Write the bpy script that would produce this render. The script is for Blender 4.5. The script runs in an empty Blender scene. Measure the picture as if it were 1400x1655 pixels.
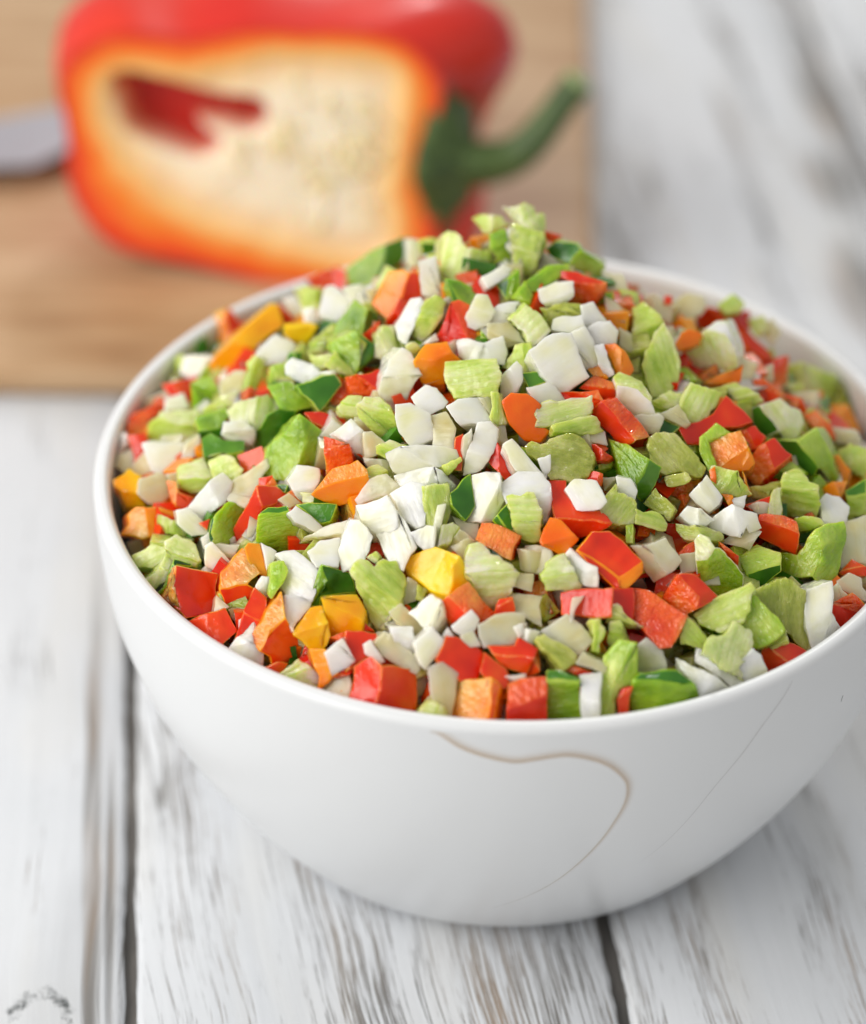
import bpy, bmesh, math, random
import numpy as np
from mathutils import Vector, Matrix, noise

# ---------------------------------------------------------------- camera, light, exposure
MM = 0.001
F, PITCH, ROLL, TX, TZ, DIST = 4396.9, 0.6266, 0.0139, -13.633, 58.8, 500.0   # all lengths in mm
cp, sp = math.cos(PITCH), math.sin(PITCH)
FW = np.array([0, cp, -sp]); UP = np.array([0, sp, cp]); RT = np.array([1.0, 0, 0])
R2 = RT * math.cos(ROLL) + UP * math.sin(ROLL)
U2 = -RT * math.sin(ROLL) + UP * math.cos(ROLL)
CAM = np.array([TX, 0, TZ]) - FW * DIST

sc = bpy.context.scene
col = sc.collection
cd = bpy.data.cameras.new('camera'); co = bpy.data.objects.new('camera', cd); col.objects.link(co)
m = Matrix(((R2[0], U2[0], -FW[0], CAM[0] * MM), (R2[1], U2[1], -FW[1], CAM[1] * MM), (R2[2], U2[2], -FW[2], CAM[2] * MM), (0, 0, 0, 1)))
co.matrix_world = m
cd.sensor_fit = 'HORIZONTAL'; cd.sensor_width = 36.0; cd.lens = F / 1400 * 36.0
cd.clip_start = 0.01; cd.clip_end = 50
cd.dof.use_dof = True; cd.dof.focus_distance = 0.460; cd.dof.aperture_fstop = 8.0; cd.dof.aperture_blades = 0
sc.camera = co

w = bpy.data.worlds.new('World'); sc.world = w; w.use_nodes = True
bg = w.node_tree.nodes['Background']
bg.inputs[0].default_value = (1.0, 0.985, 0.955, 1); bg.inputs[1].default_value = 0.47

def area(name, loc, aim, sx, sy, power, color):
    l = bpy.data.lights.new(name, 'AREA'); l.shape = 'RECTANGLE'; l.size = sx; l.size_y = sy; l.energy = power; l.color = color
    o = bpy.data.objects.new(name, l); col.objects.link(o)
    o.location = loc; o.rotation_euler = (Vector(aim) - Vector(loc)).to_track_quat('-Z', 'Y').to_euler()
    return o
area('window_light', (-1.05, -0.38, 0.80), (0.0, 0.05, 0.05), 1.35, 0.95, 18.5, (1.0, 0.98, 0.945))
area('back_window_light', (0.10, 1.15, 1.00), (0.0, 0.0, 0.08), 0.14, 0.14, 3.8, (1.0, 0.99, 0.97))

sc.view_settings.view_transform = 'Standard'; sc.view_settings.look = 'None'
sc.view_settings.exposure = 0.09; sc.view_settings.gamma = 1.0; sc.view_settings.use_curve_mapping = False
sc.cycles.use_denoising = True
sc.cycles.max_bounces = 8; sc.cycles.transparent_max_bounces = 8
sc.cycles.caustics_reflective = False; sc.cycles.caustics_refractive = False

random.seed(7); np.random.seed(7)

def ray(x, y):
    d = FW * F + R2 * (x - 700) + U2 * (827.5 - y)
    return d / (d @ FW)                     # unit depth along the optical axis
def on_z(x, y, z):
    d = ray(x, y); return CAM + d * ((z - CAM[2]) / d[2])
def to_px(P):
    d = np.asarray(P, float) - CAM; z = d @ FW
    return 700 + F * (d @ R2) / z, 827.5 - F * (d @ U2) / z, z
def on_plane(x, y, P, n):
    d = ray(x, y); return CAM + d * (((P - CAM) @ n) / (d @ n))

# ---------------------------------------------------------------- materials
class NT:
    def __init__(s, name):
        s.m = bpy.data.materials.new(name); s.m.use_nodes = True; s.t = s.m.node_tree
        s.b = s.t.nodes['Principled BSDF']; s.out = s.t.nodes['Material Output']
    def n(s, typ, **kw):
        nd = s.t.nodes.new(typ)
        for k, v in kw.items(): setattr(nd, k, v)
        return nd
    def l(s, a, b): s.t.links.new(a, b)
    def set(s, **kw):
        for k, v in kw.items(): s.b.inputs[k.replace('_', ' ')].default_value = v
    def coords(s, scale=(1, 1, 1), rot=(0, 0, 0), loc=(0, 0, 0), rnd=False):
        tc = s.n('ShaderNodeTexCoord'); mp = s.n('ShaderNodeMapping')
        mp.inputs['Scale'].default_value = scale; mp.inputs['Rotation'].default_value = rot; mp.inputs['Location'].default_value = loc
        src = tc.outputs['Object']
        if rnd:
            oi = s.n('ShaderNodeObjectInfo'); ad = s.n('ShaderNodeVectorMath', operation='ADD')
            ml = s.n('ShaderNodeMath', operation='MULTIPLY'); ml.inputs[1].default_value = 3.0
            s.l(oi.outputs['Random'], ml.inputs[0]); s.l(src, ad.inputs[0]); s.l(ml.outputs[0], ad.inputs[1]); src = ad.outputs[0]
        s.l(src, mp.inputs[0]); return mp.outputs[0]
    def noise(s, vec, scale, detail=3, rough=0.55, dist=0.0):
        nd = s.n('ShaderNodeTexNoise'); nd.inputs['Scale'].default_value = scale; nd.inputs['Detail'].default_value = detail
        nd.inputs['Roughness'].default_value = rough; nd.inputs['Distortion'].default_value = dist
        s.l(vec, nd.inputs['Vector']); return nd.outputs['Fac']
    def ramp(s, fac, stops):
        r = s.n('ShaderNodeValToRGB'); cr = r.color_ramp
        while len(cr.elements) < len(stops): cr.elements.new(0.5)
        for e, (p, c) in zip(cr.elements, stops):
            e.position = p; e.color = (c if isinstance(c, tuple) else (c, c, c)) + (1,)
        s.l(fac, r.inputs[0]); return r.outputs[0]
    def mix(s, fac, a, b):
        nd = s.n('ShaderNodeMix', data_type='RGBA')
        if isinstance(fac, float): nd.inputs[0].default_value = fac
        else: s.l(fac, nd.inputs[0])
        for i, v in ((6, a), (7, b)):
            if isinstance(v, tuple): nd.inputs[i].default_value = v + (1,)
            else: s.l(v, nd.inputs[i])
        return nd.outputs[2]
    def math(s, op, a, b=None, clamp=False):
        nd = s.n('ShaderNodeMath', operation=op); nd.use_clamp = clamp
        for i, v in ((0, a), (1, b)):
            if v is None: continue
            if isinstance(v, (int, float)): nd.inputs[i].default_value = v
            else: s.l(v, nd.inputs[i])
        return nd.outputs[0]
    def bump(s, h, strength, dist):
        b = s.n('ShaderNodeBump'); b.inputs['Strength'].default_value = strength; b.inputs['Distance'].default_value = dist
        s.l(h, b.inputs['Height']); s.l(b.outputs[0], s.b.inputs['Normal'])

def veg(name, stops, rough, sss, radius, fine, fine_str, stretch=(1, 1, 1), grain=0.0, blot=170, coat=0.35, rvar=0.08, scale=0.003, trans=0.0, bmul=1.35):
    t = NT(name)
    v = t.coords(rnd=True)
    big = t.noise(v, blot, 2)
    vs = t.coords(scale=stretch, rnd=True)
    fib = t.noise(vs, 700, 3, 0.6)
    fac = t.math('ADD', t.math('MULTIPLY', big, 1 - grain), t.math('MULTIPLY', fib, grain))
    c = t.ramp(fac, stops)
    oi = t.n('ShaderNodeObjectInfo')
    hsv = t.n('ShaderNodeHueSaturation')
    val = t.math('ADD', t.math('MULTIPLY', oi.outputs['Random'], 0.16), 0.92)
    t.l(val, hsv.inputs['Value']); t.l(c, hsv.inputs['Color'])
    t.l(hsv.outputs[0], t.b.inputs['Base Color'])
    t.set(Roughness=rough, Subsurface_Weight=sss, Subsurface_Radius=radius, Subsurface_Scale=scale, Coat_Weight=coat, Coat_Roughness=0.05, IOR=1.4, Specular_IOR_Level=.35)
    if trans > 0:
        tr = t.n('ShaderNodeBsdfTransparent'); tr.inputs[0].default_value = (.97, .94, .84, 1); mx = t.n('ShaderNodeMixShader')
        lw = t.n('ShaderNodeLayerWeight'); lw.inputs[0].default_value = .35
        t.l(t.math('MULTIPLY', t.math('SUBTRACT', 1.0, lw.outputs['Facing']), trans * 1.25), mx.inputs[0]); t.l(t.b.outputs[0], mx.inputs[1]); t.l(tr.outputs[0], mx.inputs[2]); t.l(mx.outputs[0], t.out.inputs['Surface'])
    rg = t.math('ADD', t.math('MULTIPLY', t.noise(v, 500, 2), rvar * 2), rough - rvar)
    t.l(rg, t.b.inputs['Roughness'])
    h = t.math('ADD', t.noise(vs, fine, 3, 0.6), t.math('MULTIPLY', t.noise(v, fine * 0.35, 2), 1.2))
    t.bump(h, min(1.0, fine_str * bmul), 0.0008)
    cb = t.n('ShaderNodeBump'); cb.inputs['Strength'].default_value = min(1.0, .25 + fine_str * .8); cb.inputs['Distance'].default_value = 0.0007
    t.l(t.math('ADD', t.noise(vs, 1300, 2, .5), t.math('MULTIPLY', t.noise(v, 420, 2), 1.5)), cb.inputs['Height']); t.l(cb.outputs[0], t.b.inputs['Coat Normal'])
    return t.m

VM = {
 'red_skin': veg('red_skin', [(.32, (.56, .012, .002)), (.5, (.76, .034, .003)), (.70, (.86, .11, .008))], .22, .4, (1, .2, .05), 300, .10, coat=.6, blot=90),
 'red_flesh': veg('red_flesh', [(.34, (.70, .035, .004)), (.5, (.85, .12, .008)), (.66, (.93, .34, .06))], .24, .8, (1, .35, .1), 1300, .6, (1, .45, 1), .2, coat=.85, blot=90),
 'orange': veg('orange_skin', [(.32, (.84, .13, .002)), (.5, (.92, .25, .003)), (.70, (.95, .40, .010))], .22, .6, (1, .5, .1), 400, .15, coat=.55, blot=90),
 'orange_flesh': veg('orange_flesh', [(.34, (.84, .14, .006)), (.5, (.92, .30, .03)), (.66, (.95, .52, .18))], .24, .8, (1, .5, .2), 1300, .6, (1, .4, 1), .25, coat=.85, blot=90),
 'yellow': veg('yellow_skin', [(.32, (.90, .31, .002)), (.5, (.93, .46, .003)), (.70, (.95, .58, .010))], .22, .6, (1, .7, .1), 400, .15, coat=.55, blot=90),
 'green_skin': veg('green_skin', [(.32, (.014, .085, .006)), (.5, (.045, .18, .010)), (.70, (.13, .31, .025))], .18, .2, (.4, 1, .2), 300, .12, coat=.5, blot=90),
 'green_flesh': veg('green_flesh', [(.32, (.14, .30, .006)), (.5, (.33, .50, .022)), (.70, (.62, .72, .15))], .24, .8, (.6, 1, .2), 1300, .5, (.35, 1, 1), .2, coat=.85, blot=100, trans=.05, scale=.004),
 'celery': veg('celery_green', [(.30, (.38, .55, .04)), (.5, (.62, .75, .17)), (.70, (.88, .91, .54))], .24, 1.0, (.8, 1, .4), 1000, .6, (.08, 1, 1), .42, coat=.85, scale=.0035, blot=120, trans=.12),
 'celery_pale': veg('celery_pale', [(.30, (.54, .67, .15)), (.5, (.76, .83, .40)), (.70, (.93, .95, .76))], .24, 1.0, (.8, 1, .5), 1000, .6, (.10, 1, 1), .40, coat=.85, scale=.0035, blot=120, trans=.12),
 'celery_olive': veg('celery_olive', [(.30, (.28, .35, .03)), (.5, (.50, .55, .10)), (.70, (.76, .77, .34))], .24, .9, (.8, 1, .4), 1200, .7, (.30, 1, 1), .40, coat=.85, scale=.005, blot=120, trans=.12),
 'onion': veg('onion_white', [(.32, (.82, .82, .48)), (.47, (.94, .92, .72)), (.64, (.98, .97, .90))], .22, 1.0, (1, 1, .92), 700, .14, (.07, 1, 1), .20, coat=.85, scale=.0030, blot=120, trans=.10),
 'onion_clear': veg('onion_translucent', [(.30, (.76, .63, .27)), (.5, (.90, .82, .50)), (.70, (.96, .93, .72))], .22, 1.0, (1, 1, .85), 600, .12, (.08, 1, 1), .2, coat=.85, scale=.0035, blot=120, trans=.28),
}
KM = {'r': ('red_skin', 'red_flesh'), 'R': ('red_flesh', 'red_skin'), 'o': ('orange', 'orange_flesh'), 'O': ('orange_flesh', 'orange'), 'y': ('yellow', 'yellow'),
      'g': ('green_skin', 'green_flesh'), 'G': ('green_flesh', 'green_flesh'), 'c': ('celery', 'celery'), 'C': ('celery_pale', 'celery'), 'E': ('celery_olive', 'celery_olive'),
      'w': ('onion', 'onion'), 'W': ('onion_clear', 'onion_clear')}

def mesh_obj(name, verts, faces, mat=None, parent=None, smooth=True, kind=None):
    me = bpy.data.meshes.new(name); me.from_pydata([tuple(v) for v in verts], [], faces); me.update()
    if smooth: me.polygons.foreach_set('use_smooth', [True] * len(me.polygons))
    if mat: me.materials.append(mat)
    o = bpy.data.objects.new(name, me); col.objects.link(o)
    if parent: o.parent = parent
    if kind: o['kind'] = kind
    return o
def tag(o, label, cat, group=None):
    o['label'] = label; o['category'] = cat
    if group: o['group'] = group
def empty(name, loc=(0, 0, 0)):
    o = bpy.data.objects.new(name, None); col.objects.link(o); o.location = loc; o.empty_display_size = 0.01; return o

# ---------------------------------------------------------------- table of painted planks
def plank_material(name, seed, edge_l, edge_r, density, slant=0.0, knot=None, patch=None):
    t = NT(name)
    off = (seed * 1.37, seed * 2.11, seed * .7)
    v = t.coords(loc=off)
    vg = t.coords(rot=(0, 0, slant), loc=off)
    wob = t.n('ShaderNodeVectorMath', operation='ADD')
    wn = t.n('ShaderNodeTexNoise'); wn.inputs['Scale'].default_value = 14; wn.inputs['Detail'].default_value = 2
    t.l(vg, wn.inputs['Vector'])
    wm = t.n('ShaderNodeVectorMath', operation='SCALE'); wm.inputs['Scale'].default_value = 0.008
    t.l(wn.outputs['Color'], wm.inputs[0]); t.l(vg, wob.inputs[0]); t.l(wm.outputs[0], wob.inputs[1])
    def stretched(sx, sy):
        mp = t.n('ShaderNodeMapping'); mp.inputs['Scale'].default_value = (sx, sy, 1); t.l(wob.outputs[0], mp.inputs[0]); return mp.outputs[0]
    fine = t.noise(stretched(2700, 40), 1.0, 4, 0.72)
    mid = t.noise(stretched(330, 9), 1.0, 4, 0.65)
    zone = t.noise(stretched(62, 6), 1.0, 3, 0.6)
    paint = t.noise(stretched(520, 14), 1.0, 3, 0.6)
    sepx = t.n('ShaderNodeSeparateXYZ'); tc = t.n('ShaderNodeTexCoord'); t.l(tc.outputs['Object'], sepx.inputs[0])
    # wear rises towards the plank's edges
    el = t.math('SUBTRACT', 1.0, t.math('DIVIDE', t.math('SUBTRACT', sepx.outputs[0], edge_l), 0.016), clamp=True)
    er = t.math('SUBTRACT', 1.0, t.math('DIVIDE', t.math('SUBTRACT', edge_r, sepx.outputs[0]), 0.016), clamp=True)
    wear = t.math('ADD', t.math('MULTIPLY', t.math('MAXIMUM', el, er), 0.11), t.math('MULTIPLY', t.math('SUBTRACT', zone, 0.5), 0.85))
    s1 = t.math('ADD', fine, wear)
    chip = t.ramp(s1, [(0.66 - density, 0.0), (0.71 - density, 1.0)])
    deep = t.ramp(t.math('ADD', mid, t.math('MULTIPLY', wear, .7)), [(0.76 - density, 0.0), (0.84 - density, 1.0)])
    mask = t.math('MAXIMUM', t.math('MULTIPLY', chip, 0.88), t.math('MULTIPLY', deep, 0.8), clamp=True)
    if patch:
        for (px_, py_, rx, ry) in patch:
            dx = t.math('DIVIDE', t.math('SUBTRACT', sepx.outputs[0], px_), rx); dy = t.math('DIVIDE', t.math('SUBTRACT', sepx.outputs[1], py_), ry)
            d2 = t.math('ADD', t.math('MULTIPLY', dx, dx), t.math('MULTIPLY', dy, dy))
            pm = t.math('SUBTRACT', t.math('ADD', t.math('SUBTRACT', 1.0, d2), t.math('MULTIPLY', t.math('SUBTRACT', mid, 0.5), 3.0)), 0.1, clamp=True)
            mask = t.math('MAXIMUM', mask, t.math('MULTIPLY', pm, 0.85))
    woodc = t.ramp(t.noise(stretched(90, 12), 1.0, 3), [(.3, (.10, .095, .09)), (.5, (.19, .17, .15)), (.66, (.34, .24, .16)), (.8, (.42, .31, .22))])
    white = t.mix(t.noise(v, 30, 3), (.63, .655, .69), (.725, .74, .765))
    white = t.mix(t.math('MULTIPLY', t.ramp(t.noise(stretched(70, 10), 1.0, 2), [(.5, 0.0), (.75, 1.0)]), 0.35), white, (.70, .67, .60))
    white = t.mix(t.math('MULTIPLY', t.ramp(paint, [(.48, 0.0), (.70, 1.0)]), 0.16), white, (.50, .51, .53))
    c = t.mix(mask, white, woodc)
    h = t.math('ADD', t.math('MULTIPLY', mask, -1.0), t.math('MULTIPLY', t.noise(stretched(420, 16), 1.0, 4), 0.5))
    if knot:
        dx = t.math('DIVIDE', t.math('SUBTRACT', sepx.outputs[0], knot[0]), knot[2]); dy = t.math('DIVIDE', t.math('SUBTRACT', sepx.outputs[1], knot[1]), knot[3])
        r = t.math('SQRT', t.math('ADD', t.math('MULTIPLY', dx, dx), t.math('MULTIPLY', dy, dy)))
        r = t.math('ADD', r, t.math('MULTIPLY', t.math('SUBTRACT', t.noise(v, 260, 4, .7), 0.5), 1.1))
        ring = t.math('SUBTRACT', 1.0, t.math('DIVIDE', t.math('ABSOLUTE', t.math('SUBTRACT', r, 1.0)), 0.24), clamp=True)
        ring = t.math('MULTIPLY', ring, t.ramp(t.noise(v, 300, 3), [(.40, 0.0), (.60, 1.0)]))
        c = t.mix(t.math('MULTIPLY', ring, 0.95), c, (.05, .06, .06))
        h = t.math('SUBTRACT', h, ring)
    t.l(c, t.b.inputs['Base Color'])
    t.set(Roughness=0.6, IOR=1.4)
    t.bump(h, 0.55, 0.0005)
    return t.m

table = empty('table_top', (0, 0, 0)); table['kind'] = 'structure'
ANG = math.atan2(-0.0985, 1.0)                     # plank direction: leans left going away
GAPS = [-157.0, -65.3, 21.6, 134.0, 226.0]         # gap centre x (mm) at y = -72
ux = np.array([math.sin(ANG), math.cos(ANG)]); vx = np.array([math.cos(ANG), -math.sin(ANG)])
def plank(i, g0, g1, mat_args, gap=2.3):
    y0, y1, n = -260, 620, 260
    wdt = (g1 - g0) * math.cos(ANG)
    ob = bpy.data.objects
    prof = [(-.5, -18), (-.5, -2.2), (-.5, -1.0), (-.49, -.35), (-.478, 0.0), (-.3, 0), (0, 0), (.3, 0), (.478, 0.0), (.49, -.35), (.5, -1.0), (.5, -2.2), (.5, -18)]
    verts, faces = [], []
    for k in range(n + 1):
        yy = y0 + (y1 - y0) * k / n
        jl = 0.9 * noise.noise(Vector((yy * .045, i * 7.1, 0))) + .45 * noise.noise(Vector((yy * .25, i * 3.3, 5)))
        jr = 0.9 * noise.noise(Vector((yy * .045, i * 7.1 + 50, 0))) + .45 * noise.noise(Vector((yy * .25, i * 3.3, 25)))
        for (s, z) in prof:
            W = wdt / 2 - gap / 2
            ed = abs(s) / .5
            e = (jl if s < 0 else jr) * (1 if abs(s) > .4 else 0)
            sx = math.copysign(min(abs(s) * 2 * W if abs(s) < .4 else W - (.5 - abs(s)) * 60, W), s) if s else 0
            zz = z + .12 * noise.noise(Vector((yy * .03, sx * .06, i * 4.0))) + (-.25 * max(0, noise.noise(Vector((yy * .2, s * 40, i))))) * (ed > .9)
            verts.append(((sx + e * (1 if s < 0 else -1) * .8) * MM, yy * MM, zz * MM))
    P = len(prof)
    for k in range(n):
        for j in range(P - 1):
            a = k * P + j; faces.append((a, a + 1, a + P + 1, a + P))
    faces.append(tuple(range(P))[::-1]); faces.append(tuple(n * P + j for j in range(P)))
    faces = [f[::-1] for f in faces]
    mat = plank_material('painted_plank_%d' % i, i + 1, -wdt / 2 * MM, wdt / 2 * MM, **mat_args)
    o = mesh_obj('plank', verts, faces, mat, table)
    cxm = (g0 + g1) / 2
    o.location = ((cxm + 72 * math.tan(ANG)) * MM, 0, 0); o.rotation_euler = (0, 0, -ANG)
    bm = bmesh.new(); bm.from_mesh(o.data); bmesh.ops.recalc_face_normals(bm, faces=bm.faces); bm.to_mesh(o.data); bm.free()
    return o
def plank_local(px, py, g0, g1):
    P = on_z(px, py, 0); cxm = (g0 + g1) / 2 + 72 * math.tan(ANG)
    dx, dy = P[0] - cxm, P[1]
    return ((dx * math.cos(ANG) - dy * math.sin(ANG)) * MM, (dx * math.sin(ANG) + dy * math.cos(ANG)) * MM)
kx, ky = plank_local(66, 1650, GAPS[0], GAPS[1])
plank(0, GAPS[0], GAPS[1], dict(density=0.0, knot=(kx, ky, .0049, .0066), patch=[plank_local(152, 1330, GAPS[0], GAPS[1]) + (.0021, .10), plank_local(178, 1480, GAPS[0], GAPS[1]) + (.0012, .05)]))
plank(1, GAPS[1], GAPS[2], dict(density=0.03, slant=-0.10, patch=[plank_local(262, 1285, GAPS[1], GAPS[2]) + (.0012, .0055)]))
pa = [plank_local(1330, 160, GAPS[2], GAPS[3]) + (.009, .034), plank_local(1345, 290, GAPS[2], GAPS[3]) + (.010, .024), plank_local(1385, 470, GAPS[2], GAPS[3]) + (.009, .032), plank_local(1180, 200, GAPS[2], GAPS[3]) + (.003, .03)]
plank(2, GAPS[2], GAPS[3], dict(density=0.05, slant=-0.03, patch=pa))
plank(3, GAPS[3], GAPS[4], dict(density=0.01))
sub = NT('dark_underside'); sub.l(sub.ramp(sub.noise(sub.coords(scale=(1, .2, 1)), 150, 4), [(.3, (.06, .058, .055)), (.55, (.17, .155, .14)), (.75, (.34, .32, .30))]), sub.b.inputs['Base Color']); sub.set(Roughness=.9)
v_, f_ = [], []
def addbox(v, f, x0, x1, y0, y1, z0, z1):
    b = len(v); v += [(x, y, z) for z in (z0, z1) for y in (y0, y1) for x in (x0, x1)]
    f += [(b, b + 2, b + 3, b + 1), (b + 4, b + 5, b + 7, b + 6), (b, b + 1, b + 5, b + 4), (b + 2, b + 6, b + 7, b + 3), (b, b + 4, b + 6, b + 2), (b + 1, b + 3, b + 7, b + 5)]
addbox(v_, f_, -.32, .36, -.28, .64, -.028, -.0022)
mesh_obj('under_board', v_, f_, sub.m, table, smooth=False)

# ---------------------------------------------------------------- cutting board
BZ = 8.0
bt = NT('board_wood')
vb = bt.coords(scale=(6, 55, 6)); vb2 = bt.coords(scale=(9, 16, 9))
fac = bt.math('ADD', bt.math('MULTIPLY', bt.noise(vb, 3.2, 4, .6), .55), bt.math('MULTIPLY', bt.noise(vb2, 2.2, 3), .45))
bt.l(bt.ramp(fac, [(.32, (.30, .155, .07)), (.44, (.46, .275, .14)), (.58, (.56, .37, .21)), (.72, (.62, .43, .265))]), bt.b.inputs['Base Color'])
bt.set(Roughness=.45); bt.bump(bt.noise(vb, 12, 3), .2, .0004)
bm = bmesh.new()
cs = [(-300, 123.5), (24.5, 123.5), (32.5, 430), (-300, 430)]
vv = [bm.verts.new((x * MM, y * MM, z * MM)) for z in (.3, BZ) for x, y in cs]
for a in ((3, 2, 1, 0), (4, 5, 6, 7), (0, 1, 5, 4), (1, 2, 6, 5), (2, 3, 7, 6), (3, 0, 4, 7)): bm.faces.new([vv[i] for i in a])
bmesh.ops.bevel(bm, geom=list(bm.edges), offset=3.2 * MM, segments=4, profile=.5, affect='EDGES')
me = bpy.data.meshes.new('cutting_board'); bm.to_mesh(me); bm.free()
me.polygons.foreach_set('use_smooth', [True] * len(me.polygons)); me.materials.append(bt.m)
board = bpy.data.objects.new('cutting_board', me); col.objects.link(board)
tag(board, 'light brown wooden cutting board behind the bowl, under the cut pepper', 'cutting board')

# ---------------------------------------------------------------- knife
kn = empty('kitchen_knife', tuple(on_z(-60, 240, BZ) * MM))
tag(kn, 'steel kitchen knife lying on the board at the left edge, behind the pepper', 'knife')
st = NT('knife_steel'); st.set(Base_Color=(.44, .43, .47, 1), Metallic=.4, Roughness=.4)
hb = NT('knife_handle_black'); hb.set(Base_Color=(.02, .018, .016, 1), Roughness=.45)
def knife_pt(px, py, dz): return (on_z(px, py, BZ + 7) + np.array([0, 0, dz])) - np.array(kn.location) / MM
tops = [(-330, 222), (-200, 212), (0, 196), (80, 180), (150, 172), (190, 190)]
bots = [(-330, 292), (-200, 284), (0, 268), (55, 266), (110, 240), (175, 205)]
kv, kf = [], []
for (a, b) in zip(tops, bots):
    kv += [knife_pt(*a, 0.9), knife_pt(*b, -.25), knife_pt(*b, -.55), knife_pt(*a, -1.3)]
for i in range(len(tops) - 1):
    for j in range(4):
        a = i * 4 + j; b = i * 4 + (j + 1) % 4; kf.append((a, b, b + 4, a + 4))
kf += [(3, 2, 1, 0), tuple(len(kv) - 4 + j for j in range(4))]
mesh_obj('blade', [np.array(p) * MM for p in kv], kf, st.m, kn, smooth=False)
hv, hf = [], []
for i, t_ in enumerate(np.linspace(0, 1, 9)):
    c0 = np.array(knife_pt(-320 - 620 * t_, 258 + 40 * t_, 0.0)); rr = 9.5 - 2.2 * math.sin(t_ * math.pi) + (1.5 * t_)
    for j in range(12):
        a = j / 12 * 2 * math.pi; hv.append((c0 + np.array([0, math.cos(a) * rr * 1.1, math.sin(a) * min(rr * .72, 7.3)])) * MM)
for i in range(8):
    for j in range(12): hf.append((i * 12 + j, i * 12 + (j + 1) % 12, (i + 1) * 12 + (j + 1) % 12, (i + 1) * 12 + j))
hf += [tuple(range(12))[::-1], tuple(96 + j for j in range(12))]
mesh_obj('handle', hv, hf, hb.m, kn)

# ---------------------------------------------------------------- cut bell pepper
PB = on_z(430, 452, BZ + .5)
tl = math.radians(13)
PN = np.array([-.10, -math.cos(tl), math.sin(tl)]); PN /= np.linalg.norm(PN)
outline = [(130,75),(206,50),(309,60),(394,45),(486,48),(593,47),(666,73),(709,120),(716,163),(702,206),(695,245),(696,300),(706,360),(690,425),(610,468),(510,470),(446,461),(377,444),(309,427),(257,417),(195,402),(154,372),(123,326),(107,275),(111,240),(105,192),(94,147),(101,113)]
inner = [(192,112),(300,118),(392,98),(440,86),(560,88),(636,104),(654,140),(648,220),(634,300),(640,395),(575,424),(470,404),(350,368),(262,322),(200,262),(166,205),(158,150)]
slit = [(192,128),(255,138),(350,164),(412,172),(418,196),(396,206),(350,196),(300,198),(330,222),(345,234),(318,248),(268,232),(214,206),(198,168)]
def resample(poly, n):
    p = np.array([on_plane(x, y, PB, PN) for x, y in poly]); q = np.vstack([p, p[:1]])
    # Catmull-Rom through the points
    out = []
    for i in range(len(p)):
        a, b, c, d = p[i - 1], p[i], p[(i + 1) % len(p)], p[(i + 2) % len(p)]
        for t in np.linspace(0, 1, 12, endpoint=False):
            out.append(.5 * ((2 * b) + (c - a) * t + (2 * a - 5 * b + 4 * c - d) * t * t + (3 * b - a - 3 * c + d) * t ** 3))
    out = np.array(out); L = np.r_[0, np.cumsum(np.linalg.norm(np.diff(np.vstack([out, out[:1]]), axis=0), axis=1))]
    s = np.linspace(0, L[-1], n, endpoint=False); o2 = np.vstack([out, out[:1]])
    return np.stack([np.interp(s, L, o2[:, k]) for k in range(3)], 1)
PX = np.array([1.0, 0, 0]) - PN * PN[0]; PX /= np.linalg.norm(PX); PY = np.cross(PN, PX)
PY = PY if PY[2] > 0 else -PY
def to2(p): d = np.atleast_2d(p) - PB; return np.stack([d @ PX, d @ PY], 1)
def inside_dist(pts, poly):
    a = poly; b = np.roll(poly, -1, 0); ab = b - a
    ap = pts[:, None] - a[None]; t = np.clip((ap * ab).sum(2) / ((ab * ab).sum(1) + 1e-9), 0, 1)
    d = np.linalg.norm(ap - ab * t[..., None], axis=2).min(1)
    c = ((a[None, :, 1] > pts[:, None, 1]) != (b[None, :, 1] > pts[:, None, 1]))
    xi = (b[:, 0] - a[:, 0]) * (pts[:, None, 1] - a[:, 1]) / (b[:, 1] - a[:, 1] + 1e-12) + a[:, 0]
    return np.where((c & (pts[:, None, 0] < xi)).sum(1) % 2 == 1, d, -d)
NO = 200
OUT = resample(outline, NO); cen = OUT.mean(0)
pep = empty('bell_pepper', tuple(np.array([cen[0], PB[1] + 20, BZ]) * MM)); P0 = np.array(pep.location) / MM
tag(pep, 'red bell pepper cut open, showing pale seeds and green stem, on the cutting board', 'bell pepper')
pe = NT('pepper_skin_red')
vpe = pe.coords(); pe.l(pe.ramp(pe.noise(vpe, 25, 2), [(.3, (.64, .012, .006)), (.6, (.76, .030, .008)), (.8, (.80, .05, .010))]), pe.b.inputs['Base Color'])
pe.set(Roughness=.36, Coat_Weight=.1, Coat_Roughness=.1, Subsurface_Weight=.1, Subsurface_Scale=.003, Subsurface_Radius=(1, .1, .05))
pe.bump(pe.noise(vpe, 60, 2), .12, .002)
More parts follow.
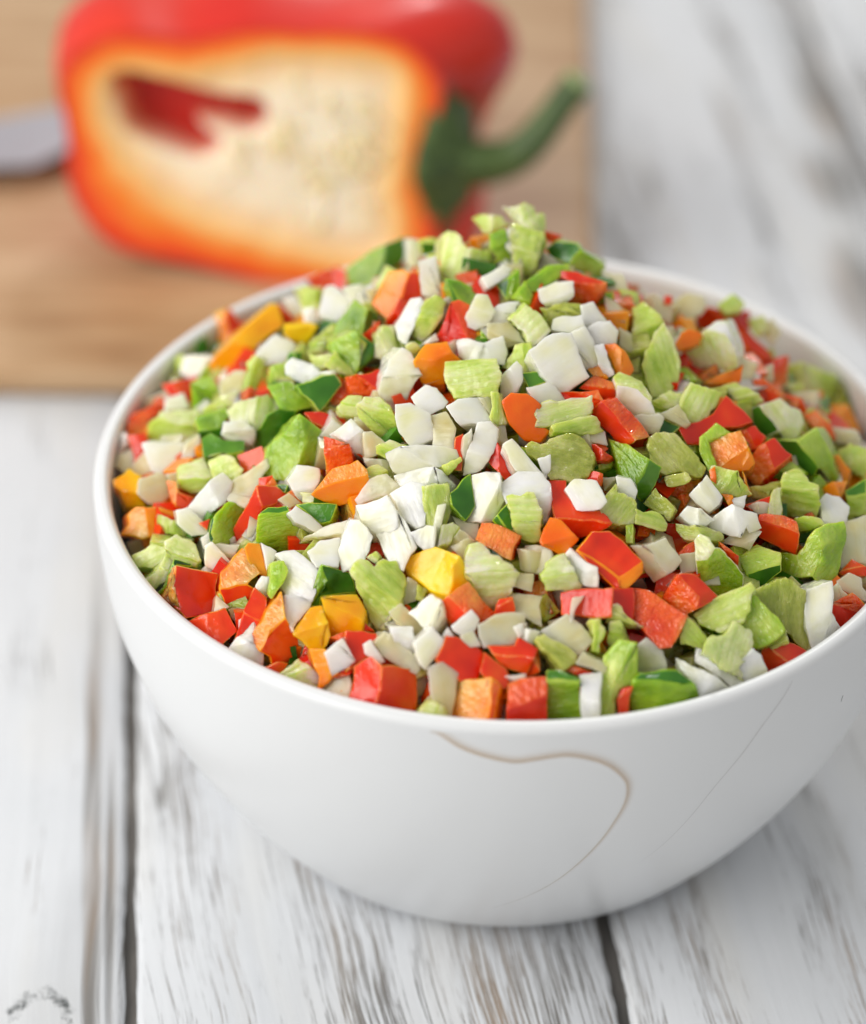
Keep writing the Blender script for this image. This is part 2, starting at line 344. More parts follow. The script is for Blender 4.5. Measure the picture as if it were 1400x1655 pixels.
# skin: rings going back from the cut outline
verts, faces = [], []
DEP = 56.0; NR = 26
for k in range(NR + 1):
    t = k / NR; d = DEP * (1 - math.cos(t * math.pi / 2)) if False else DEP * t ** 1.05
    s = math.sqrt(max(0, 1 - max(0, (t - .28) / .72) ** 2.3)) * 1.0
    for q in OUT:
        r = q - cen; xr = r @ PX; yr = r @ PY; ang = math.atan2(yr, xr)
        lob = 1 + (.10 * math.sin(min(1, t / .45) * math.pi / 2) + .03 * math.cos(3 * ang + .6) * min(1, t * 3)) * min(1, max(0, math.sin(ang) * 1.6 + .1))
        right = max(0, math.cos(ang)) ** 0.9 * 14 * math.sin(min(1, t / .32) * math.pi / 2) * s
        dent = math.exp(-(ang / .42) ** 2) * 19 * max(0, 1 - abs(t - .18) / .42) * min(1, t * 12)
        lob += .22 * max(0, math.sin(ang)) * math.sin(min(1, t / .5) * math.pi / 2)
        p = cen + (PX * xr + PY * yr) * s * lob + PX * (right - dent) - PN * d
        if p[2] < BZ + .4: p[2] = BZ + .4
        verts.append((p - P0) * MM)
for k in range(NR):
    for j in range(NO): faces.append((k * NO + j, k * NO + (j + 1) % NO, (k + 1) * NO + (j + 1) % NO, (k + 1) * NO + j))
faces.append(tuple(NR * NO + j for j in range(NO)))
skin = mesh_obj('skin', verts, faces, pe.m, pep)
bm = bmesh.new(); bm.from_mesh(skin.data); bmesh.ops.recalc_face_normals(bm, faces=bm.faces)
bm.to_mesh(skin.data); bm.free()
# cut face: flesh wall, pith and seed hollow
I2 = to2(resample(inner, 140)); S2 = to2(resample(slit, 120)); O2 = to2(OUT)
NRG = 46; pts = []
for k in range(NRG):
    s = 1 - k / NRG
    for q in OUT: pts.append(cen + (q - cen) * s)
pts.append(cen); pts = np.array(pts); p2 = to2(pts)
dO = inside_dist(p2, O2); dI = inside_dist(p2, I2); dS = inside_dist(p2, S2)
dO[:NO] = 0
dep = np.zeros(len(pts)); colr = np.zeros((len(pts), 4)); colr[:, 3] = 1
RED = np.array([.74, .022, .006]); ORR = np.array([.92, .10, .006]); ORG = np.array([.95, .28, .02]); YEL = np.array([.96, .56, .20]); CRM = np.array([.98, .81, .61]); CAV = np.array([.66, .016, .003])
for i in range(len(pts)):
    nz = noise.noise(Vector((p2[i, 0] * .12, p2[i, 1] * .12, 3.0))); nz2 = noise.noise(Vector((p2[i, 0] * .35, p2[i, 1] * .35, 9.0)))
    wall = dO[i] / max(1e-6, dO[i] + max(0, -dI[i]))     # 0 at skin, 1 at the pith
    if dI[i] > 0:
        u = min(1, dI[i] / 10.0)
        c = YEL * (1 - u) + CRM * u; c = c * (1 + .07 * nz2)
        d = 1.2 * min(1, dI[i] / 3.0) + .55 * nz + .25 * nz2
    else:
        x = wall + .10 * nz
        if x < .28: u = max(0, x) / .28; c = RED * (1 - u) + ORR * u
        elif x < .65: u = (x - .28) / .37; c = ORR * (1 - u) + ORG * u
        else: u = min(1, (x - .65) / .35); c = ORG * (1 - u) + YEL * u
        d = .25 * nz2 * min(1, dO[i])
    if dS[i] > -2.2:
        u = min(1, max(0, (dS[i] + 2.2) / 2.8)); u = u * u * (3 - 2 * u)
        d = d * (1 - u) + u * 16.0; c = c * (1 - u) + CAV * u
    dep[i] = d; colr[i, :3] = np.clip(c, 0, 1)
pts3 = pts - PN[None] * dep[:, None] + PN[None] * .25
fc = []
for k in range(NRG - 1):
    for j in range(NO): fc.append((k * NO + j, k * NO + (j + 1) % NO, (k + 1) * NO + (j + 1) % NO, (k + 1) * NO + j))
for j in range(NO): fc.append(((NRG - 1) * NO + j, (NRG - 1) * NO + (j + 1) % NO, NRG * NO))
fl = NT('pepper_cut_flesh')
at = fl.n('ShaderNodeAttribute'); at.attribute_name = 'flesh_tone'; fl.l(at.outputs['Color'], fl.b.inputs['Base Color'])
fl.set(Roughness=.35, Subsurface_Weight=.6, Subsurface_Scale=.008, Subsurface_Radius=(1, .6, .35)); fl.bump(fl.noise(fl.coords(), 500, 3), .3, .0006)
cut = mesh_obj('cut_flesh', (pts3 - P0) * MM, fc, fl.m, pep)
ca = cut.data.attributes.new('flesh_tone', 'FLOAT_COLOR', 'POINT'); ca.data.foreach_set('color', colr.ravel())
bm = bmesh.new(); bm.from_mesh(cut.data); bmesh.ops.recalc_face_normals(bm, faces=bm.faces)
bm.normal_update()
if Vector(tuple(bm.faces[-1].normal if False else sum((f.normal for f in bm.faces), Vector()))).dot(Vector(tuple(PN))) < 0: bmesh.ops.reverse_faces(bm, faces=bm.faces)
bm.to_mesh(cut.data); bm.free()
# seeds
sd = NT('pepper_seed'); sd.l(sd.ramp(sd.noise(sd.coords(rnd=True), 300, 2), [(.3, (.92, .74, .40)), (.7, (.95, .82, .54))]), sd.b.inputs['Base Color']); sd.set(Roughness=.45, Subsurface_Weight=.2, Subsurface_Scale=.002)
bm = bmesh.new(); bmesh.ops.create_uvsphere(bm, u_segments=8, v_segments=5, radius=1.0)
for v in bm.verts: v.co = Vector((v.co.x * 2.0, v.co.y * 1.7, v.co.z * .65)) * MM
sme = bpy.data.meshes.new('seed'); bm.to_mesh(sme); bm.free(); sme.polygons.foreach_set('use_smooth', [True] * len(sme.polygons)); sme.materials.append(sd.m)
rs = random.Random(5)
spots = [(rs.gauss(545, 55), rs.gauss(262, 42)) for _ in range(62)] + [(rs.gauss(415, 25), rs.gauss(235, 30)) for _ in range(14)] + [(rs.gauss(600, 22), rs.gauss(205, 14)) for _ in range(10)]
for (x, y) in spots:
    q = on_plane(x, y, PB, PN); qq = to2(q)
    if inside_dist(qq, I2)[0] < 3 or inside_dist(qq, S2)[0] > -2: continue
    i = np.argmin(((p2 - qq) ** 2).sum(1))
    o = bpy.data.objects.new('seed', sme); col.objects.link(o); o.parent = pep
    o.location = tuple((pts3[i] + PN * rs.uniform(-.35, .25) - P0) * MM)
    o.rotation_euler = (rs.uniform(0, 6), rs.uniform(0, 6), rs.uniform(0, 6))
# stem and calyx
gs = NT('pepper_stem_green'); gs.l(gs.ramp(gs.noise(gs.coords(scale=(1, 3, 3)), 120, 3), [(.3, (.030, .065, .014)), (.7, (.095, .15, .035))]), gs.b.inputs['Base Color']); gs.set(Roughness=.5)
gt = NT('pepper_stem_tip'); gt.set(Base_Color=(.34, .42, .18, 1), Roughness=.6)
def tube(path, rads, n=14, cap=True):
    v, f = [], []
    for i, p in enumerate(path):
        tdir = path[min(i + 1, len(path) - 1)] - path[max(i - 1, 0)]; tdir = tdir / np.linalg.norm(tdir)
        a = np.cross(tdir, [0.3, .2, 1.0]); a /= np.linalg.norm(a); b = np.cross(tdir, a)
        for j in range(n):
            th = 2 * math.pi * j / n; rr = rads[i] * (1 + .08 * math.cos(5 * th))
            v.append((p + (a * math.cos(th) + b * math.sin(th)) * rr - P0) * MM)
    for i in range(len(path) - 1):
        for j in range(n): f.append((i * n + j, i * n + (j + 1) % n, (i + 1) * n + (j + 1) % n, (i + 1) * n + j))
    if cap: f.append(tuple(range(n))[::-1]); f.append(tuple((len(path) - 1) * n + j for j in range(n)))
    return v, f
def at_depth(x, y, back): return on_plane(x, y, PB - PN * back, PN)
sp_ = [(735, 262, 7), (775, 262, 7), (812, 257, 8), (842, 243, 8), (868, 218, 8), (890, 190, 8), (912, 160, 8), (934, 134, 8)]
path = [at_depth(*q) for q in sp_]
cr = []
for i in range(len(path) - 1):
    a, b, c, d = path[max(i - 1, 0)], path[i], path[i + 1], path[min(i + 2, len(path) - 1)]
    for t in (0, .33, .66): cr.append(.5 * ((2 * b) + (c - a) * t + (2 * a - 5 * b + 4 * c - d) * t * t + (3 * b - a - 3 * c + d) * t ** 3))
cr.append(path[-1])
rad = np.interp(np.linspace(0, 1, len(cr)), [0, .2, .45, .8, 1], [6.2, 5.4, 4.4, 3.6, 3.7])
v, f = tube(cr, rad); stem = mesh_obj('stem', v, f, gs.m, pep)
tipd = cr[-1] - cr[-2]; tipd /= np.linalg.norm(tipd)
v, f = tube([cr[-1] - tipd * .3, cr[-1] + tipd * .9, cr[-1] + tipd * 1.4], [3.65, 3.5, 2.6]); mesh_obj('cut_end', v, f, gt.m, stem)
# calyx: a lobed collar hugging the shoulder
cc = at_depth(742, 258, 6); v, f = [], []
ax = PX * .92 + PN * .38; ax /= np.linalg.norm(ax); b1 = np.cross(ax, PY); b1 /= np.linalg.norm(b1); b2 = np.cross(ax, b1)
for k in range(7):
    u = k / 6
    for j in range(40):
        th = 2 * math.pi * j / 40
        R_ = (1.0 + .13 * math.cos(5 * th)) * 18.5 * u; R_v = R_ * (1.0 if abs(math.sin(th)) < .1 else 1.0)
        p = cc + (b1 * math.cos(th) * .72 + b2 * math.sin(th)) * R_v + ax * (4.5 * (1 - u ** 1.6) - 3.0 * u + .6 * noise.noise(Vector((th * 2, u * 3, 0))))
        v.append((p - P0) * MM)
for k in range(6):
    for j in range(40): f.append((k * 40 + j, k * 40 + (j + 1) % 40, (k + 1) * 40 + (j + 1) % 40, (k + 1) * 40 + j))
n0 = len(v)
v += [Vector(tuple(np.array(q))) - Vector(tuple(ax * 1.6 * MM)) for q in v]
f += [tuple(n0 + i for i in q)[::-1] for q in f[:]]
for j in range(40): a, b = 6 * 40 + j, 6 * 40 + (j + 1) % 40; f.append((a, b, n0 + b, n0 + a))
mesh_obj('calyx', v, f, gs.m, pep)

# ---------------------------------------------------------------- bowl
H, RO, RI, RF = 70.8, 75.0, 71.98, 48.29
def r_out(z):
    t = min(max(z / (H + 1e-6), 0), 1); return RF + (RO - RF) * (1 - (1 - t) ** 2.333) ** 1.052
def r_in(z): return r_out(z) - 3.05
prof = [(0, 2.2), (36, 2.2), (39.5, 1.9), (40.5, .4), (41.0, 0.0), (43.2, 0.0), (44.4, .35), (45.0, 1.3), (46.4, 2.2), (48.6, 2.7)]
prof += [(r_out(z), z) for z in np.linspace(3.2, H - 1.7, 60)]
for a in np.linspace(0, math.pi, 13): prof.append((RO - 1.52 + 1.52 * math.cos(a), H - 1.5 + 1.5 * math.sin(a)))
prof += [(r_in(z), z) for z in np.linspace(H - 2.2, 6, 45)] + [(30, 4.6), (0, 4.4)]
NS = 288; bv, bf = [], []
for (r, z) in prof:
    for j in range(NS): a = 2 * math.pi * j / NS; bv.append((r * math.cos(a) * MM, r * math.sin(a) * MM, z * MM))
for i in range(len(prof) - 1):
    for j in range(NS): bf.append((i * NS + j, i * NS + (j + 1) % NS, (i + 1) * NS + (j + 1) % NS, (i + 1) * NS + j))
po = NT('bowl_porcelain')
po.l(po.mix(po.noise(po.coords(), 20, 2), (.765, .785, .805), (.79, .80, .81)), po.b.inputs['Base Color'])
po.set(Roughness=.30, IOR=1.45, Coat_Weight=.0); po.bump(po.noise(po.coords(), 90, 2), .03, .0008)
bowl = empty('serving_bowl', (0, 0, 0)); tag(bowl, 'white porcelain bowl with thin brown swirl lines, heaped with diced vegetables', 'bowl')
body = mesh_obj('body', bv, bf, po.m, bowl)
bm = bmesh.new(); bm.from_mesh(body.data); bmesh.ops.remove_doubles(bm, verts=bm.verts, dist=1e-6); bmesh.ops.recalc_face_normals(bm, faces=bm.faces); bm.to_mesh(body.data); bm.free()
body.data.polygons.foreach_set('use_smooth', [True] * len(body.data.polygons))

def on_bowl(x, y, extra):
    d = ray(x, y); t = 330.0
    for _ in range(4000):
        p = CAM + d * t
        if 0 <= p[2] <= H - 1.6 and math.hypot(p[0], p[1]) <= r_out(p[2]) + extra: return p
        t += .06
    return None
def swirl(pxs, widths, alphas, color, side):
    P = np.array([on_bowl(x, y, .06) for x, y in pxs if on_bowl(x, y, .06) is not None])
    ws = np.array(widths)[-len(P):]; al = np.array(alphas)[-len(P):]
    out, ow, oa = [], [], []
    for i in range(len(P) - 1):
        a, b, c, d = P[max(i - 1, 0)], P[i], P[i + 1], P[min(i + 2, len(P) - 1)]
        for t in np.linspace(0, 1, 9, endpoint=False):
            out.append(.5 * ((2 * b) + (c - a) * t + (2 * a - 5 * b + 4 * c - d) * t * t + (3 * b - a - 3 * c + d) * t ** 3)); ow.append(ws[i] * (1 - t) + ws[i + 1] * t); oa.append(al[i] * (1 - t) + al[i + 1] * t)
    out.append(P[-1]); ow.append(ws[-1]); oa.append(al[-1])
    out = np.array(out); K = 9; v, f, att = [], [], []
    for i, p in enumerate(out):
        tg = out[min(i + 1, len(out) - 1)] - out[max(i - 1, 0)]; tg /= np.linalg.norm(tg)
        rr = math.hypot(p[0], p[1]); dz = .2; sl = (r_out(p[2] + dz) - r_out(p[2] - dz)) / (2 * dz)
        nn = np.array([p[0] / rr, p[1] / rr, -sl]); nn /= np.linalg.norm(nn); sd_ = np.cross(nn, tg)
        for j in range(K):
            u = j / (K - 1) * 2 - 1                     # -1 .. 1 across the line
            off = u * ow[i] * (side if u > 0 else 1.0)
            q = p + sd_ * off; r0 = math.hypot(q[0], q[1]); zz = min(max(q[2], .6), H - 1.7); s_ = (r_out(zz) + .05) / r0
            v.append((q[0] * s_ * MM, q[1] * s_ * MM, zz * MM)); att.append(oa[i] * ((1 - abs(u)) ** (1.0 if u <= 0 else 2.6)))
    for i in range(len(out) - 1):
        for j in range(K - 1): f.append((i * K + j, i * K + j + 1, (i + 1) * K + j + 1, (i + 1) * K + j))
    t = NT('glaze_swirl'); t.set(Base_Color=color + (1,), Roughness=.32)
    a_ = t.n('ShaderNodeAttribute'); a_.attribute_name = 'ink'
    tr = t.n('ShaderNodeBsdfTransparent'); mx = t.n('ShaderNodeMixShader')
    t.l(a_.outputs['Fac'], mx.inputs[0]); t.l(tr.outputs[0], mx.inputs[1]); t.l(t.b.outputs[0], mx.inputs[2]); t.l(mx.outputs[0], t.out.inputs['Surface'])
    o = mesh_obj('swirl_line', v, f, t.m, bowl); at_ = o.data.attributes.new('ink', 'FLOAT', 'POINT'); at_.data.foreach_set('value', att)
    return o
L1 = [(696,1178),(711,1186),(744,1207),(781,1221),(829,1231),(862,1228),(895,1223),(923,1221),(961,1228),(989,1240),(1010,1259),(1015,1276),(1010,1299),(994,1327),(970,1360),(932,1398),(890,1429),(843,1452),(796,1467)]
n1 = len(L1); w1 = list(np.interp(np.linspace(0, 1, n1), [0, .45, .6, .8, 1], [.62, .62, .5, .24, .14])); a1 = list(np.interp(np.linspace(0, 1, n1), [0, .1, .5, .8, 1], [.45, .8, .8, .6, .1]))
swirl(L1, [x * 1.0 for x in w1], [x * .62 for x in a1], (.60, .42, .25), 3.6)
L2 = [(1281,1100),(1275,1112),(1262,1133),(1233,1172),(1201,1217),(1156,1271),(1111,1326),(1072,1365),(1030,1397)]
swirl(L2, [.2] * 9, [.2, .38, .42, .42, .38, .3, .22, .12, .02], (.36, .30, .29), 1.0)
swirl([(1363,1124), (1361,1130), (1360,1134)], [.25] * 3, [.8, .8, .5], (.12, .12, .13), 1.0)

# ---------------------------------------------------------------- heap surface
PKX, PKY = 1.0, 20.0
def mound(x, y):
    dx, dy = x - PKX, y - PKY; d = math.hypot(dx, dy) + 1e-6; ux_, uy_ = dx / d, dy / d
    b = PKX * ux_ + PKY * uy_; rim = -b + math.sqrt(max(0, b * b - (PKX ** 2 + PKY ** 2 - 71.0 ** 2)))
    t = d / rim; ang = math.atan2(dy, dx)
    base = 68.2 - 9.5 * max(0, math.cos(ang - math.radians(52))) ** 3
    top = 104.0
    s = (math.sqrt(t * t + .05) - .2236) / (math.sqrt(1.05) - .2236)
    z = base + (top - base) * (1 - s)
    if t > 1: z = base - (t - 1) * 200
    return z
def hit(x, y):
    d = ray(x, y); best = (1e9, None); prev = None
    for t in np.arange(395, 600, .7):
        p = CAM + d * t; g = p[2] - mound(p[0], p[1])
        if math.hypot(p[0], p[1]) < 72:
            if g < best[0]: best = (g, t)
            if g <= 0: return t
    return best[1] if best[1] else 480.0
def mnormal(x, y):
    e = 1.5; gx = (mound(x + e, y) - mound(x - e, y)) / (2 * e); gy = (mound(x, y + e) - mound(x, y - e)) / (2 * e)
    n = np.array([-gx, -gy, 1.0]); return n / np.linalg.norm(n)

